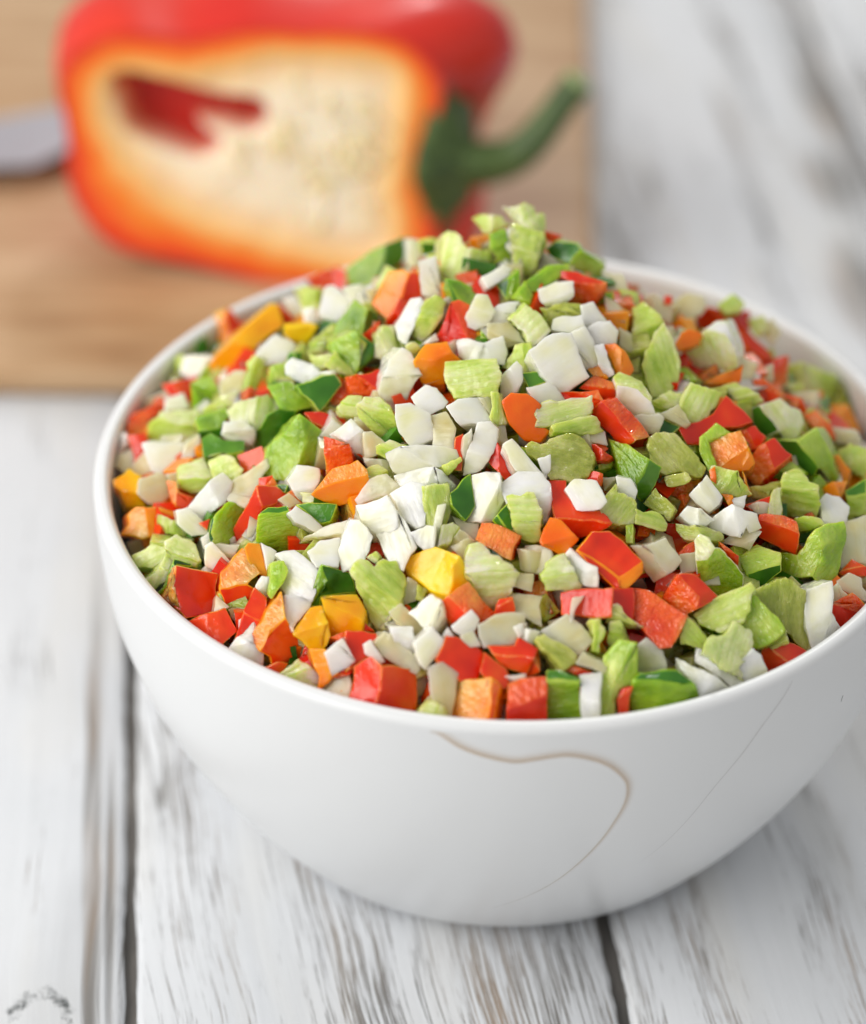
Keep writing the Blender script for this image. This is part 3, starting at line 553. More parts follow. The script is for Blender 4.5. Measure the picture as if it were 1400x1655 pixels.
# ---------------------------------------------------------------- diced vegetables
DATA = '''@170 420
o 1.6;645,385 775,325 800,510 700,615 660,480;r>775,325 800,310 880,425 800,510:orange and red pepper chunk standing up against the left back rim:rim-side orange and red chunk
y 2.4;1065,290 1110,300 1145,430 1080,470 990,540 900,680 760,755 700,755 665,700 720,620 880,460:long smooth yellow pepper strip leaning near the left back rim:long yellow strip
r 1;1130,290 1215,380 1190,420 1155,400 1120,330
y 1;1160,420 1300,410 1370,425 1300,540 1220,520 1160,480:small golden yellow pepper chunk at the right end of the long yellow strip
w 2;980,600 1110,475 1190,520 1220,560 1170,660 1050,670 980,640
w 0;1150,250 1230,240 1290,330 1260,410 1220,390
w .6;1280,320 1350,310 1365,410 1290,415
c 0;1250,180 1400,190 1400,300 1290,300
G 0;430,590 620,490 670,540 650,600 480,620
c .5;400,620 510,620 500,740 380,690
w .6;520,630 700,620 690,650 670,700 690,780 560,770 500,740
E -1;360,700 480,750 400,790 380,850 260,860
r 1;380,810 590,765 560,945 500,870 430,875:flat red pepper flake close to the left rim with white onion in front:flat red flake
w 1.6;400,900 500,865 535,960 470,975 390,985
W 0;200,920 380,860 430,880 370,930 190,980
R 1;100,1090 135,1030 310,940 350,985 275,1050 265,1150 150,1150:blurred orange-red pepper piece tucked against the left rim:left-rim orange-red piece
C 1.6;330,1030 360,990 580,965 600,1080;c>275,1060 330,1030 600,1080 590,1190 290,1180:wide pale celery block with a lime front near the left rim:wide lime celery block
g 1;590,1030 780,960 800,1000 750,1080 760,1140 620,1150
G 1;560,810 680,760 720,820 720,880 640,970 570,950
W .6;740,800 830,720 900,720 880,840 760,880
c 1;920,670 960,620 1080,670 1040,800 980,900 880,860
G .5;1070,690 1170,670 1150,790 1080,810 1050,790
w 2.6;1175,690 1215,645 1340,680 1395,740 1330,800 1270,790 1180,740:bright wet onion chip lying on dark green pepper at upper left:bright wet onion chip
g 1;1200,600 1270,600 1270,660 1180,690
C 2;800,980 860,920 1050,880 1120,930 1100,980 1050,1000 1000,1090 960,1090 900,1040 820,1040:ragged translucent celery flake left of the dark-edged green strip:ragged celery flake
w 2;770,1050 900,1040 965,1100 950,1190 790,1150 750,1120
G 2.5;1050,820 1180,790 1345,910 1330,950 1240,970 1130,960 1110,930;g>1050,990 1130,960 1240,970 1180,1060 990,1240 960,1110:green pepper strip with a dark skin edge at upper left:dark-edged green strip
c 1.5;640,960 740,890 830,850 880,880 830,940 760,970 660,1000
@170 690
w 1;20,60 130,40 145,110 100,170 30,210 10,150
r .5;150,60 270,40 270,100 245,130 310,290 230,310 190,270 195,180
W .3;110,180 180,140 190,240 130,300 90,250
w 1.2;240,115 300,105 530,115 470,260 380,310 310,280
W .5;530,110 600,60 610,100 580,190 500,200
o .6;585,130 630,105 630,190 590,195
G 1.2;635,80 690,50 760,90 890,80 880,200 830,250 760,180 680,190 640,200
C 1.8;475,265 640,200 690,330 480,335;c>480,335 690,330 640,410 560,425 490,390:pale green celery cube between yellow pepper and the large onion slab:pale celery cube
c 2.3;670,220 750,185 820,190 850,240 880,270 850,330 820,350 750,300 700,340 680,270
w 3.2;530,530 690,350 760,305 820,360 815,420 770,490 620,620 570,600:large smooth white onion slab slanting across the left side of the heap:slanting onion slab
y 1;95,350 155,280 230,320 215,420 260,500 150,515 115,450:yellow pepper cube close to the left rim:left-rim yellow cube
W .8;230,340 340,290 400,340 420,420 360,500 270,490 215,440
W .2;400,310 480,300 480,380 470,420
R 1.4;405,350 460,350 480,420 570,450 530,540 500,540 440,480:peach coloured pepper sliver bent beside the slanting onion slab
O 1;160,580 200,530 350,520 340,600 380,690 240,720 170,680:rough orange pepper block low against the left rim:left-rim orange block
o .6;350,530 460,560 440,590 370,570
c 1;345,570 400,590 520,640 500,700 400,680 360,620
w 1.5;470,550 540,530 640,620 660,680 560,700 480,630
r 1;615,620 670,600 660,660
G 2;700,570 790,485 900,520 870,640 810,720 800,750 700,755 690,680;g>700,570 690,680 700,755 680,740 668,680 680,600:rounded green pepper piece just below the slanting onion slab:rounded green piece
W .3;690,770 870,765 830,850 800,860
w 1.4;650,770 690,745 810,870 740,950 650,900
w 1;630,720 670,690 680,750 640,780
r 3;980,380 1020,520 990,600 1000,760 810,725 930,500;r>980,380 1100,390 1160,440 1100,500 1020,520:very shiny red pepper piece with a white reflection left of centre:shiny reflecting red piece
g 3.2;1000,575 1060,525 1180,510 1190,545;G>1000,575 1190,545 1290,680 1260,740 1180,800 1090,780 975,735:bright green pepper piece with a dark skin edge right of the shiny red piece:dome-shaped green piece
g 2;1240,510 1320,490 1440,490 1490,500 1460,610 1400,620
w 2.7;1190,560 1240,520 1330,580 1400,640 1390,680 1340,670 1240,620
R 1.5;1000,330 1080,320 1120,420 1160,430 1000,370
W .5;830,350 1040,210 1050,260 1000,330 980,400 940,450 820,430
W .8;790,470 820,430 940,460 900,520
G 2.2;1260,-80 1300,100 1200,340 1090,330 1040,290 1060,130 1180,20;G>1260,-80 1400,30 1430,120 1420,240 1300,260 1200,340 1300,100:large lime green pepper chunk with wet ridged side left of centre:large lime pepper chunk
w 2.6;1180,350 1250,260 1380,280 1380,350 1340,420 1290,480 1220,420
c 1.5;1270,430 1340,420 1400,460 1400,495 1290,490
g 1;1110,380 1190,380 1230,440 1150,420
W 2;1120,470 1200,430 1270,490 1190,520
C 1.8;390,740 460,700 580,760 610,860 580,900 440,870 400,800:knobbly pale celery lump near the left front rim:knobbly celery lump
c 1.5;240,820 300,760 390,780 400,850 310,900 260,870
C 1.2;300,990 400,830 440,870 380,1020 320,1020
g 1.8;370,1070 440,860 550,890 545,910 460,900 400,1100
@240 880
r 3;180,140 450,195 415,440 300,450 160,330;O>180,140 160,330 300,450 250,470 125,350:bright red pepper cube against the left front rim:bright red rim cube
O 2.9;605,40 720,190 640,260 460,280 470,190;r>460,280 640,260 690,290 610,410 510,390:orange to red pepper chunk with a wet highlight right of the bright red cube:wet orange-red chunk
o 2.4;620,30 650,0 720,0 770,210 720,190 640,100
w 2.4;730,0 830,50 800,120 780,190 760,150
G 4;790,130 870,110 900,170 870,250 800,350 775,330:small kite-shaped bright green pepper chip lying on white onion:kite-shaped green chip
w 3;830,60 940,40 1100,170 1050,360 900,320 860,270 900,170 870,110:broad white onion piece under the kite-shaped green chip:broad lower onion piece
w 2.7;890,330 1050,360 1040,410 960,500 940,560 890,480
w 3;690,270 730,210 775,220 780,340 740,330
r 3;680,290 760,350 750,430 680,590 570,600 620,420:narrow glowing red pepper strip left of the ridged red cube
O 3.2;860,320 890,480 800,560 720,690 670,610 760,440;r>890,480 960,600 1030,700 940,750 850,755 720,690 800,560:large red pepper cube with a pale ridged cut side near the front rim:ridged red cube
w 2.6;580,600 670,575 680,640 780,740 750,775 580,680
r 1.5;330,470 500,410 570,560 500,640 440,610 310,500
W 1;440,330 520,400 430,430
E -.5;520,420 610,415 590,530 560,520
r 1;780,750 900,770 900,830 760,780
C 1.6;900,790 970,740 1090,830 1140,880 1110,910 920,840:rough tan celery shred sitting on the front rim left of the shiny red block
o 2.6;1040,680 1150,680 1190,860 1130,890 1080,800
y 3.8;940,580 1050,410 1120,400 1160,520 1170,590 1120,680 1050,670:left one of two touching orange-yellow pepper chunks near the front:left orange-yellow chunk
y 3.6;1120,350 1340,325 1390,420 1370,560 1280,560 1180,590 1160,500:right one of two touching orange-yellow pepper chunks near the front:right orange-yellow chunk
G 3;1115,140 1150,240 1050,390 1080,240;g>1115,140 1290,190 1330,310 1120,340 1110,400 1050,390 1150,240:green pepper piece with a pale slanted side above the orange-yellow chunks:slant-sided green piece
r 1.6;1180,600 1290,560 1390,600 1390,700 1330,740 1260,620
w 4;1140,700 1260,610 1330,750 1190,855:pinkish onion square lying on orange pepper at the front rim:pinkish onion square
R 2.2;1180,860 1290,790 1320,800 1290,840
W 0;1140,890 1300,840 1320,960 1200,930
@490 330
R .6;30,480 130,430 210,420 200,520 100,540
r .7;200,400 290,450 290,510 230,550 200,510
G 1.6;290,430 430,320 620,230 690,220 700,280 620,370 530,430 480,520 410,560 320,510:large glossy green pepper piece on the left shoulder of the heap:left-shoulder green piece
w 1.7;670,230 740,240 750,400 690,390
g 1;770,240 830,225 890,240 880,310 780,330
c 2;900,210 950,180 1010,200 1060,280 1200,300 1220,360 1160,430 1150,560 1060,540 930,480 890,440:smooth curved celery piece left of the top of the heap:curved celery piece
o 1;1080,230 1190,200 1200,270 1100,290
c 2.4;1100,100 1160,65 1270,75 1330,130 1260,160 1200,190 1150,150
G 2.6;1210,210 1300,170 1340,300 1370,380 1290,370 1210,290
w 2.6;1160,470 1290,395 1335,420 1320,460 1200,540
g 1.6;1260,520 1390,430 1400,560 1320,620
o 2;560,440 650,430 690,450 640,600 560,740 455,640;r>690,450 740,445 755,590 700,640 590,790 560,740 640,600:tall orange and red pepper chunk under the left-shoulder green piece:tall orange-red chunk
w 3;745,370 860,345 885,570 870,590 770,580:upright white onion stick right of the tall orange and red chunk:upright onion stick
o .5;900,510 930,530 960,600 900,600
G 2.4;930,490 1010,500 1140,570 1080,660 990,600;g>930,490 990,600 1080,660 970,620:lime green pepper wedge above the red wedge near the top:lime wedge
w 2;150,540 200,530 280,600 300,640 230,750 110,720 105,690
w 1.5;260,540 370,520 410,570 380,640 300,620
W 1;410,570 480,550 450,650 430,660
c 1;0,540 110,560 110,660 60,770 0,720
G 2;340,620 420,680 380,830 320,810 200,850 240,760;g>420,680 480,700 475,760 390,840 380,830:short green pepper strip just above the glossy green cube:short green strip
g 1.9;130,940 200,850 310,820 190,900
G 3;190,890 340,820 400,900 360,1000 330,1090 200,960;g>340,820 475,920 465,965 330,1090 360,1000 400,900:glossy green pepper cube with a dark skin side at upper left:glossy green cube
c 2;150,1040 210,960 310,1070 330,1110 200,1090
c .5;40,900 140,880 110,960 30,970
c 1;50,970 180,960 170,1030 100,1060
w 3;600,780 700,620 760,605 790,640 720,780 670,900 620,870:slim white onion slab below the upright onion stick:slim onion slab
c 3.2;790,640 860,590 920,640 900,730 780,880 730,850 730,780:shiny rounded celery stub between slim onion slab and red wedge:shiny celery stub
w 1;900,620 960,600 950,660
c 1.6;480,860 520,790 580,790 590,850 610,930 540,1010 470,980
r .9;400,850 490,760 470,870 430,890
r 2.6;960,640 1010,625 1070,660 1060,760 1130,830 1120,880 990,900 870,870 870,850:plain red pepper wedge a little below the top of the heap:upper red wedge
w 4;1060,720 1120,590 1190,600 1235,690 1200,770 1120,800 1080,780:bright white onion nugget right of the upper red wedge:bright onion nugget
w 3;1210,700 1260,660 1390,640 1360,720 1300,770 1200,780
W 1.6;1150,800 1320,770 1400,860 1300,900 1200,850
g 1;1150,810 1190,870 1150,890
w 2.8;990,880 1070,870 1170,900 1280,860 1310,970 1290,1040 1060,1010 1020,980:wide faintly pink onion piece above the ribbed celery block:wide pinkish onion
o 3.6;800,905 930,890 960,955 850,1005 720,1012;o>720,1012 850,1005 960,955 1015,1010 930,1030 910,1150 800,1155 770,1140:bright orange pepper chunk left of the ribbed celery block:bright orange chunk
c 2.5;660,920 720,890 750,930 700,960
w 1.6;760,910 850,840 870,880 790,900
@490 600
w 3.2;490,170 520,30 560,-70 640,-150 690,-120 760,30 690,130 640,210 570,200:large rounded white onion slab left of the bright orange chunk:large onion slab
c 4;920,-60 1240,-80 1270,10 1250,140 980,165 940,100 920,20:ribbed yellowish celery block in the middle of the heap:ribbed celery block
c 4;1220,140 1265,150 1315,330 1270,350 1220,330
g 2.7;-40,90 60,60 120,30 200,20 240,90 150,200 100,260 60,200 0,150:dark green pepper piece with bluish reflections below the glossy green cube:reflecting dark green piece
w 3;120,10 200,0 210,40 160,45
R 2.2;280,40 340,20 530,0 490,170 420,150 310,140:wet orange-red pepper slab left of the large onion slab:wet orange-red slab
R .8;20,270 120,260 260,290 270,350 170,440 100,380
C 3.5;220,230 280,165 370,160 350,290 250,280
c 3.5;345,230 400,170 500,175 560,230 620,380 660,480 600,450 540,440 370,310:pale green celery sliver folded left of the bright onion block:folded celery sliver
c 3;480,490 560,450 650,480 640,540 570,560 490,530
w 4.2;600,220 690,210 810,280 845,420 690,475 620,380:bright white onion block just below the large onion slab:bright onion block
w 3.6;710,170 790,95 860,120 930,200 900,240 800,280 740,230
W 2.8;830,290 920,265 980,370 975,500 840,480 850,410
w 4;930,225 1000,185 1140,175 1210,320 1010,345:white onion lozenge directly under the ribbed celery block:onion lozenge
W 3;1140,180 1220,170 1220,320 1200,270
w 4.5;1130,340 1210,330 1260,380 1240,500 1150,640 1040,670 1060,560:tall white onion spear standing before red pepper under the onion lozenge:tall onion spear
W 3.8;1040,420 1090,380 1090,470 1050,600 1035,640
r 2.5;985,430 1040,410 1030,640 985,640
r 2.5;1240,450 1350,620 1360,680 1300,700 1190,580
W 2;1260,370 1310,340 1330,460 1290,510 1250,460
w 2.8;180,410 310,320 390,400 400,550 310,520 290,460
W 2.8;390,400 440,390 530,460 460,540 400,560
R 3.6;140,420 290,470 315,580 150,660:small wet red pepper square above the rounded orange piece:small wet red square
o 4;60,800 190,640 350,580 410,640 430,770 330,830 240,865 140,840:rounded golden orange pepper piece at centre left:rounded orange piece
c 2;410,630 480,610 540,640 500,680 420,690
W 2.5;430,700 530,670 620,740 560,800 360,860 340,830
w 4.5;540,530 630,490 780,475 980,510 1010,580 900,610 780,630 630,680 590,650:long curved white onion slice lying across the middle of the heap:long onion slice
c 3.8;900,610 1010,560 1020,580 940,670
w 3.8;600,680 840,620 980,740 950,790 780,740 640,740
w 4;570,790 700,720 790,750 790,900 790,990 740,1010 660,960:square white onion piece left of the lime-striped celery flake
c 4.4;780,750 940,740 950,900 930,990 870,1020 800,1000 790,900:flat lime celery flake under the long onion slice:flat lime celery flake
w 5;870,880 925,870 900,960 860,1150 820,1140 850,960:thin white onion sliver standing before the flat lime celery flake:thin onion sliver
w 4.4;700,1040 800,1000 850,1010 840,1160 790,1160 740,1110
C 3.6;900,1000 970,980 1010,1010 960,1100 870,1130
w 4.8;350,870 540,800 600,900 620,1000 560,1060 480,1060 390,980:big square white onion cube below the rounded orange piece:big onion cube
w 4;480,1060 620,1000 600,905 660,970 730,1130 690,1180 650,1280 570,1250 520,1150
w 4.2;300,960 360,970 440,1070 420,1160 380,1250 260,1290 230,1160 260,1060
w 3.8;30,1160 120,1090 230,1080 250,1150 220,1260 90,1250
g 3.8;950,790 1080,670 1100,760 1110,870 1050,950 960,870:dark green pepper leaf-shaped piece right of the flat lime celery flake:leaf-shaped green piece
w 4.5;1090,670 1180,650 1265,660 1270,760 1300,810 1230,960 1060,970 1110,870:white hourglass onion piece right of the leaf-shaped green piece:hourglass onion piece
g 3.8;1230,960 1320,860 1360,1030 1290,1010
R 4;1120,1090 1150,985 1200,980 1395,1055 1340,1210 1280,1190 1160,1120:wet streaky orange-red pepper square above the smooth celery half:streaky orange-red square
W 2.5;960,1100 1010,1030 1110,1100 1080,1190 980,1180 930,1150
W 2;970,940 1060,980 1130,990 1120,1090 1010,1020
W 2.5;130,1000 290,960 280,1050 150,1060 20,1070
W .5;400,560 570,580 620,740 560,690 430,620
@560 870
c 5;25,210 70,140 140,140 180,180 230,130 310,150 380,290 330,480 200,610 120,440 60,270:pale celery wedge shaped like a tooth left of the bright yellow chunk:tooth-shaped celery wedge
c 4;140,130 190,100 210,130 185,170
y 5;370,125 580,60 740,120 690,180 660,370 540,330 420,230;y>740,120 775,190 790,280 690,350 660,370 690,180:bright yellow pepper chunk at the front of the heap:bright yellow chunk
C 5.2;800,50 850,30 900,60 1050,160 1110,220 1050,360 960,460 870,400 780,240 770,150:smooth pale celery half right of the bright yellow chunk:smooth celery half
W 3;680,50 780,0 830,20 790,60 770,140 720,90
r 4.6;600,420 700,350 790,290 870,400 960,490 870,550 830,500 790,470 690,560 640,510:red pepper piece with glints just below the bright yellow chunk:glinting red piece
w 5.2;690,570 800,470 850,530 820,600 760,630 700,600
w 4.5;410,480 540,365 620,420 630,500 560,590 510,580:upper of two white onion squares touching corners at the front:upper onion square
w 4;280,580 420,580 440,680 420,740 350,720 310,650
w 4.8;450,690 560,580 650,690 590,760 520,845 480,800:lower of two white onion squares touching corners at the front:lower onion square
w 4;630,620 660,580 700,640 640,640
w 4.2;740,640 820,600 860,690 800,700
r 3.6;640,640 720,640 860,710 880,740 850,900 750,920 580,780:smooth red pepper chunk right of the lower onion square:smooth red front chunk
W 4.2;860,560 970,500 1140,490 1140,560 1090,680 990,690 900,700 870,640
w 4.6;1090,580 1140,560 1150,620 1120,640
w 4;1150,580 1250,600 1210,680 1140,650
r 4;920,700 1090,690 1110,640 1240,710 1160,880 1030,830
r 3;890,740 1040,850 1050,960 1010,970 960,950 870,870
r 2.5;1240,720 1250,860 1160,900 1190,830
w 3.5;1040,890 1150,880 1150,915 1080,920
O 4.4;730,930 920,900 940,900 920,1130 705,1130 715,1010;R>940,900 990,950 960,1130 920,1130:rough-cut orange pepper block resting on the front rim:rough orange rim block
r 4.4;1060,930 1300,890 1290,1135 1040,1140:upright orange-red pepper block at the middle of the front rim:upright red rim block
r 4.4;50,830 160,770 220,830 215,1040 50,1010;r>220,830 440,850 450,1090 215,1040:large shiny crimson pepper block at the front rim:shiny crimson rim block
r 2.5;0,600 110,600 190,620 180,720 100,780 0,850 40,780 0,680
r 1;110,540 180,600 100,600
W 3;190,680 250,610 300,640 420,740 470,830 440,870 350,820 240,760
w 4;120,690 165,660 240,790 200,800 130,740
W 3;530,840 620,800 720,870 700,1000 690,1100 560,1050
C 3;480,1070 560,1050 700,1110 600,1130
E 2;460,300 520,330 480,400 450,380
W 1.5;400,260 460,290 450,400 370,430
W 2;280,480 360,420 440,500 500,590 440,640
r 3;990,400 1070,380 1085,490 960,490
W 1.5;1060,350 1260,380 1260,560 1090,480
W 3;1100,230 1200,240 1190,340 1080,300
W 2.5;1110,70 1300,90 1260,230 1130,200
@790 320
C 3.6;100,50 170,55 230,30 290,60 290,100 360,100 365,160 350,230 240,200 160,120:ruffled pale celery tip crowning the top of the heap:crowning celery tip
c 3;160,170 240,200 350,230 360,260 320,360 300,440 260,480 190,470 160,340 130,230
w 3.6;130,210 160,200 210,330 150,345 120,310
r 2;360,210 460,240 420,270 350,250
g 3;380,330 440,280 570,300 590,340 520,430 410,380;G>590,340 735,430 725,510 560,460 520,430:shiny dark green pepper piece right of the top of the heap:shiny top green piece
G 2.6;250,540 380,440 510,430 520,470 430,530 320,600 260,600
G 2.4;150,650 230,540 280,620 260,690
r 4;430,510 480,480 580,480 755,548 680,562 550,540;R>550,540 680,562 755,548 680,660 600,690 520,680 545,600:red pepper piece with its skin up on the right shoulder of the heap:right-shoulder red piece
w 4;325,600 430,550 540,545 545,630 520,650 370,700 335,660:white onion bar left of the right-shoulder red piece:shoulder onion bar
E 2.5;350,720 480,680 600,700 600,760 430,800 400,860
w 3.6;600,700 680,670 760,800 700,810 630,830
w 4;415,850 430,790 600,760 610,830 580,880 500,860
w 3.8;640,840 710,800 790,800 830,860 825,940 740,960 680,950
w 5;265,990 420,880 530,880 580,1010 640,1150 510,1245 460,1245 340,1130:largest white onion cube right of the ribbed celery block:largest onion cube
w 4.8;530,880 630,840 680,950 720,1070 630,1110 580,1010
w 5;680,970 745,950 815,1140 760,1160 715,1080:narrow white onion tab hanging over orange pepper right of the largest onion cube:narrow onion tab
o 3.6;755,960 820,950 880,1000 935,1110 880,1180 820,1130 790,1050
o 3;650,1110 720,1080 760,1160 700,1180
W 2;0,820 130,800 190,870 230,940 110,960 0,900
C 3.5;140,790 240,690 330,750 400,860 370,900 290,960 270,940 230,860:yellowish celery slab left of the largest onion cube:yellowish celery slab
c 2;90,1090 180,960 270,940 290,1050 260,1130 210,1120
w 3.2;70,1160 175,1060 205,1100 210,1180 180,1250 110,1290 80,1270
c 2;940,720 1000,680 1110,760 1130,800 1080,900 1010,960 930,900
c 2.6;1000,1080 1060,900 1130,810 1200,920 1240,1060 1220,1180 1150,1290 1060,1270:long celery stalk piece with rough skin on the right slope:long rough celery stalk
W 1;760,640 830,680 900,760 880,800 780,780
W .5;740,470 870,500 900,600 800,640 750,600
g .5;720,620 790,610 780,650 700,680
c .8;850,590 960,620 940,700 880,690
W .8;850,850 920,880 930,1000 850,950
@790 600
o 3.6;90,200 150,150 250,150 340,220 310,330 390,380 330,450 230,440 130,340:round orange pepper chunk right of centre:round orange chunk
w 3.6;250,110 380,70 420,100 480,180 330,210 290,180
g 2.5;215,20 320,10 370,70 260,105
r 3;460,140 700,125 740,200 680,230 500,180
r 2.5;590,110 690,30 800,70 830,180 740,190 700,130
C 4.6;320,230 360,200 490,180 660,155 675,240 640,290 440,350 310,350:wide ragged celery strip right of the round orange chunk:wide ragged celery strip
c 4;410,350 650,290 690,300 735,380 590,400 430,390
R 4.2;740,195 830,180 960,310 1030,420 950,440;r>660,285 740,195 950,440 930,465 860,490 780,400:long red pepper bar slanting down right of the wide celery strip:slanting red bar
w 4.6;830,90 970,120 1050,200 1090,290 900,270 840,180;c>810,40 850,10 990,70 1050,170 1050,200 970,120 830,90:white chunk with a green edge above the slanting red bar:green-edged white chunk
W 2.5;940,300 1100,280 1130,310 1090,400 1030,400
W 3;1110,280 1230,220 1300,330 1270,360
g 1;1100,400 1130,310 1230,360 1170,410
E 4;240,480 290,450 340,480 430,420 540,410 620,450 680,560 640,670 560,710 390,690 350,600 250,530:bumpy olive celery piece below the wide ragged celery strip:bumpy olive celery
r 3;650,480 690,470 800,545 770,570 680,575
G 4;780,440 860,480 900,480 1035,570 960,720 850,650;g>1035,570 1110,620 1040,780 990,830 960,800 960,720:dark wet green pepper piece below the slanting red bar:dark wet green piece
E 3;1040,430 1090,400 1200,410 1300,500 1400,620 1370,680 1250,650 1100,640 1040,520:large dull celery chunk right of the dark wet green piece:large dull celery chunk
E 3;1150,680 1260,650 1300,690 1260,735 1160,740
w 5;90,480 160,445 220,510 370,680 330,690 270,640 180,640:bright white onion blade slanting left of the bumpy olive celery:slanting onion blade
w 4.6;320,570 400,550 400,640 370,690
w 4.8;70,730 190,655 330,650 400,730 400,820 370,960 300,1000 140,900
c 5.2;120,810 290,790 345,900 330,1080 290,1100 200,1070 160,1010:lime celery strip with lengthwise ribs near the centre:lime ribbed strip
r 4.2;390,710 510,715 510,780 580,890 720,900 790,980 600,960 440,950;r>440,950 600,960 790,980 700,1040 560,1080 500,1030:broad red pepper piece under the pink onion cube:broad red piece
w 5.4;500,770 560,700 690,710 750,840 710,890 580,890:pink tinted onion cube lying on the broad red piece:pink onion cube
o 4.6;330,1100 400,955 460,970 580,1080 500,1170 470,1190 350,1130:orange pepper cube right of the lime ribbed strip:orange centre cube
r 3;620,700 680,650 735,670 730,740 690,720
w 5;830,690 920,700 960,770 940,825 840,780
c 4.5;740,830 830,720 840,780 940,825 960,880 940,970 860,980 760,960 730,890:round green celery nub with an onion chip on it:round celery nub
c 3.8;960,890 1110,920 1160,980 1150,1030 960,980
G 3;890,1000 935,990 935,1100 890,1100
E 2.5;1000,850 1080,760 1200,890 1160,960
W 1;730,690 830,690 750,770
g .5;650,620 800,580 780,620 690,640
W 2.5;600,400 740,390 760,470 650,450
@850 860
r 5;430,0 540,0 755,195 605,300 335,125;o>755,195 755,260 625,410 605,300;r>335,125 605,300 625,410 460,250:long orange-red pepper bar right of the pale celery knob:long front red bar
w 4.4;260,150 290,115 460,230 460,345 370,340 320,270
C 4.8;100,280 170,180 250,150 290,210 360,340 355,400 300,420 240,370 140,370:pale green celery knob left of the long front red bar:pale celery knob
r 4.2;235,400 370,370 560,360 555,550 240,530:square red pepper piece just below the pale celery knob:square red piece
r 3.6;560,370 690,370 690,560 640,540 560,480
W 4.4;300,430 370,420 310,520 300,575 280,570
R 4;690,370 790,390 1040,540 980,680 940,740 860,750 750,620 690,550:large dull red pepper chunk below the wet red chunk:large dull red chunk
r 5;990,280 1090,285 1235,415 1100,500 1110,420;R>900,420 990,280 1110,420 1100,500 1040,530:wet glistening red pepper chunk left of the pale-tipped green wedge:wet red chunk
G 5;1100,180 1170,170 1225,100 1260,100 1400,270 1390,350 1250,410 1110,290;C>1095,60 1130,15 1190,40 1225,100 1170,170 1100,180:wet green pepper wedge with a pale tip at the right:pale-tipped green wedge
c 3.8;1000,690 1040,560 1160,680 1160,750 1010,720
W 2.5;720,740 780,690 880,770 910,900 720,920
G 4.2;510,800 600,700 720,720 720,950 610,1010 560,1130 450,1140 490,920:bright green pepper piece standing at the front rim right of an onion chip:standing green piece
g 4.6;700,950 740,910 970,890 1085,990 860,960;G>700,950 860,960 1085,990 1070,1040 770,1110 670,1110:dark green pepper block lying on the front right rim:dark green rim block
r 3;620,1010 690,1000 640,1120 570,1135
g 4.4;140,900 220,900 350,950 340,970 140,960;G>140,960 340,970 350,1130 260,1150 130,1150:green pepper block between upright red rim block and an onion chip:green rim block
w 4.6;350,930 490,915 470,1100 430,1145 350,1150:white onion chip at the front rim between two green pepper pieces:rim onion chip
E 4.2;65,690 120,660 320,800 325,840 250,895 180,820:olive celery bar lying left of celery threads near the front:olive celery bar
W 3.6;110,640 260,540 400,650 430,700 370,770 330,800 200,720
W 3.8;330,850 370,780 520,860 500,915
c 4.4;420,570 480,570 510,650 470,720 470,770 430,760 450,660
c 4.2;520,720 540,590 610,580 635,670 580,750
c 4.8;540,550 560,480 600,470 650,540 750,600 640,570
r 3;250,900 300,860 440,910 350,925
W 4;690,100 770,100 910,45 1000,190 940,260 830,320 770,240:greyish pink translucent onion piece right of the long front red bar:greyish onion piece
W 2.5;1000,150 1100,140 1090,250 1010,270
r 2;1020,100 1090,60 1090,130
W 3;910,340 1000,260 980,300
W 2;0,90 150,100 180,160 100,270 0,250
@1050 430
W 1.2;150,240 250,180 350,200 360,260 320,320 200,330
r 1.4;100,195 140,195 140,235 100,240
c .6;450,240 540,190 600,240 580,290 500,300
r 1;540,310 640,290 640,400 590,390
r 3;370,265 510,310 600,370 790,590 740,600 520,380;r>310,330 370,265 520,380 740,600 720,660 640,620 550,530 500,370 350,430:long glossy red pepper strip along the back right slope:long back red strip
w 3.4;360,410 430,360 500,370 550,520 545,550 480,440;C>180,560 360,410 480,440 545,550 560,660 350,760 210,830 180,740:large pale celery chunk with a white top on the right slope:large pale celery chunk
o 3;170,500 210,430 260,410 330,440 310,500 190,540
o 2;360,750 560,660 600,640 580,740 440,760
c .8;640,350 740,330 760,420 700,450
W .5;720,400 800,350 850,420 800,520
W 1.5;560,590 680,640 660,720 580,760
R 1.5;790,610 890,590 880,720 830,760 800,700
W 1;680,680 790,640 800,740 700,740
c 2;870,760 900,640 1000,620 1140,690 1230,720 1180,860 1070,900 1010,870:large blurred celery chunk beside the right back rim:rim-side celery chunk
r 2;680,740 740,730 860,820 820,860 760,870 690,800
c 2.5;480,780 560,760 700,820 740,870 640,920 540,850
g 3.6;630,940 720,895 840,1060 740,1110 700,1040;C>720,895 840,855 900,910 970,930 990,1010 960,1090 870,1130 840,1060:pepper cube with dark green skin and whitish flesh at the right:green and white cube
r 2.6;190,1040 320,1000 410,960 490,840 650,1000 560,1040 460,1050 330,1150 250,1150:broad flat red pepper piece right of the knobby celery:broad right red piece
c 4;205,880 270,760 350,790 470,820 440,890 380,960 320,1020 230,980:knobby light green celery piece below the large pale celery chunk:knobby celery piece
R 2;1000,960 1080,940 1180,1030 1190,1100 1130,1110 1050,1030
R 1.5;870,830 980,860 1020,960 950,920
E .3;1180,900 1300,720 1400,900 1400,1000 1250,1000
W 1.2;1200,1040 1330,1060 1370,1130 1200,1130
c 2.5;20,870 130,800 220,830 190,890 90,920
@1050 640
g 3;840,285 960,290 1090,460 1060,520 900,410;G>960,290 1080,215 1150,340 1215,520 1180,570 1090,460:large folded green pepper piece below the green and white cube:large folded green piece
o 5;385,295 590,230 640,330 680,430 640,470 560,480 440,470:bright flat orange pepper square on the right slope:bright orange square
G 4;325,270 430,180 520,240 385,295 440,460 380,480 330,380
R 3.6;590,230 680,195 740,260 720,310 650,350
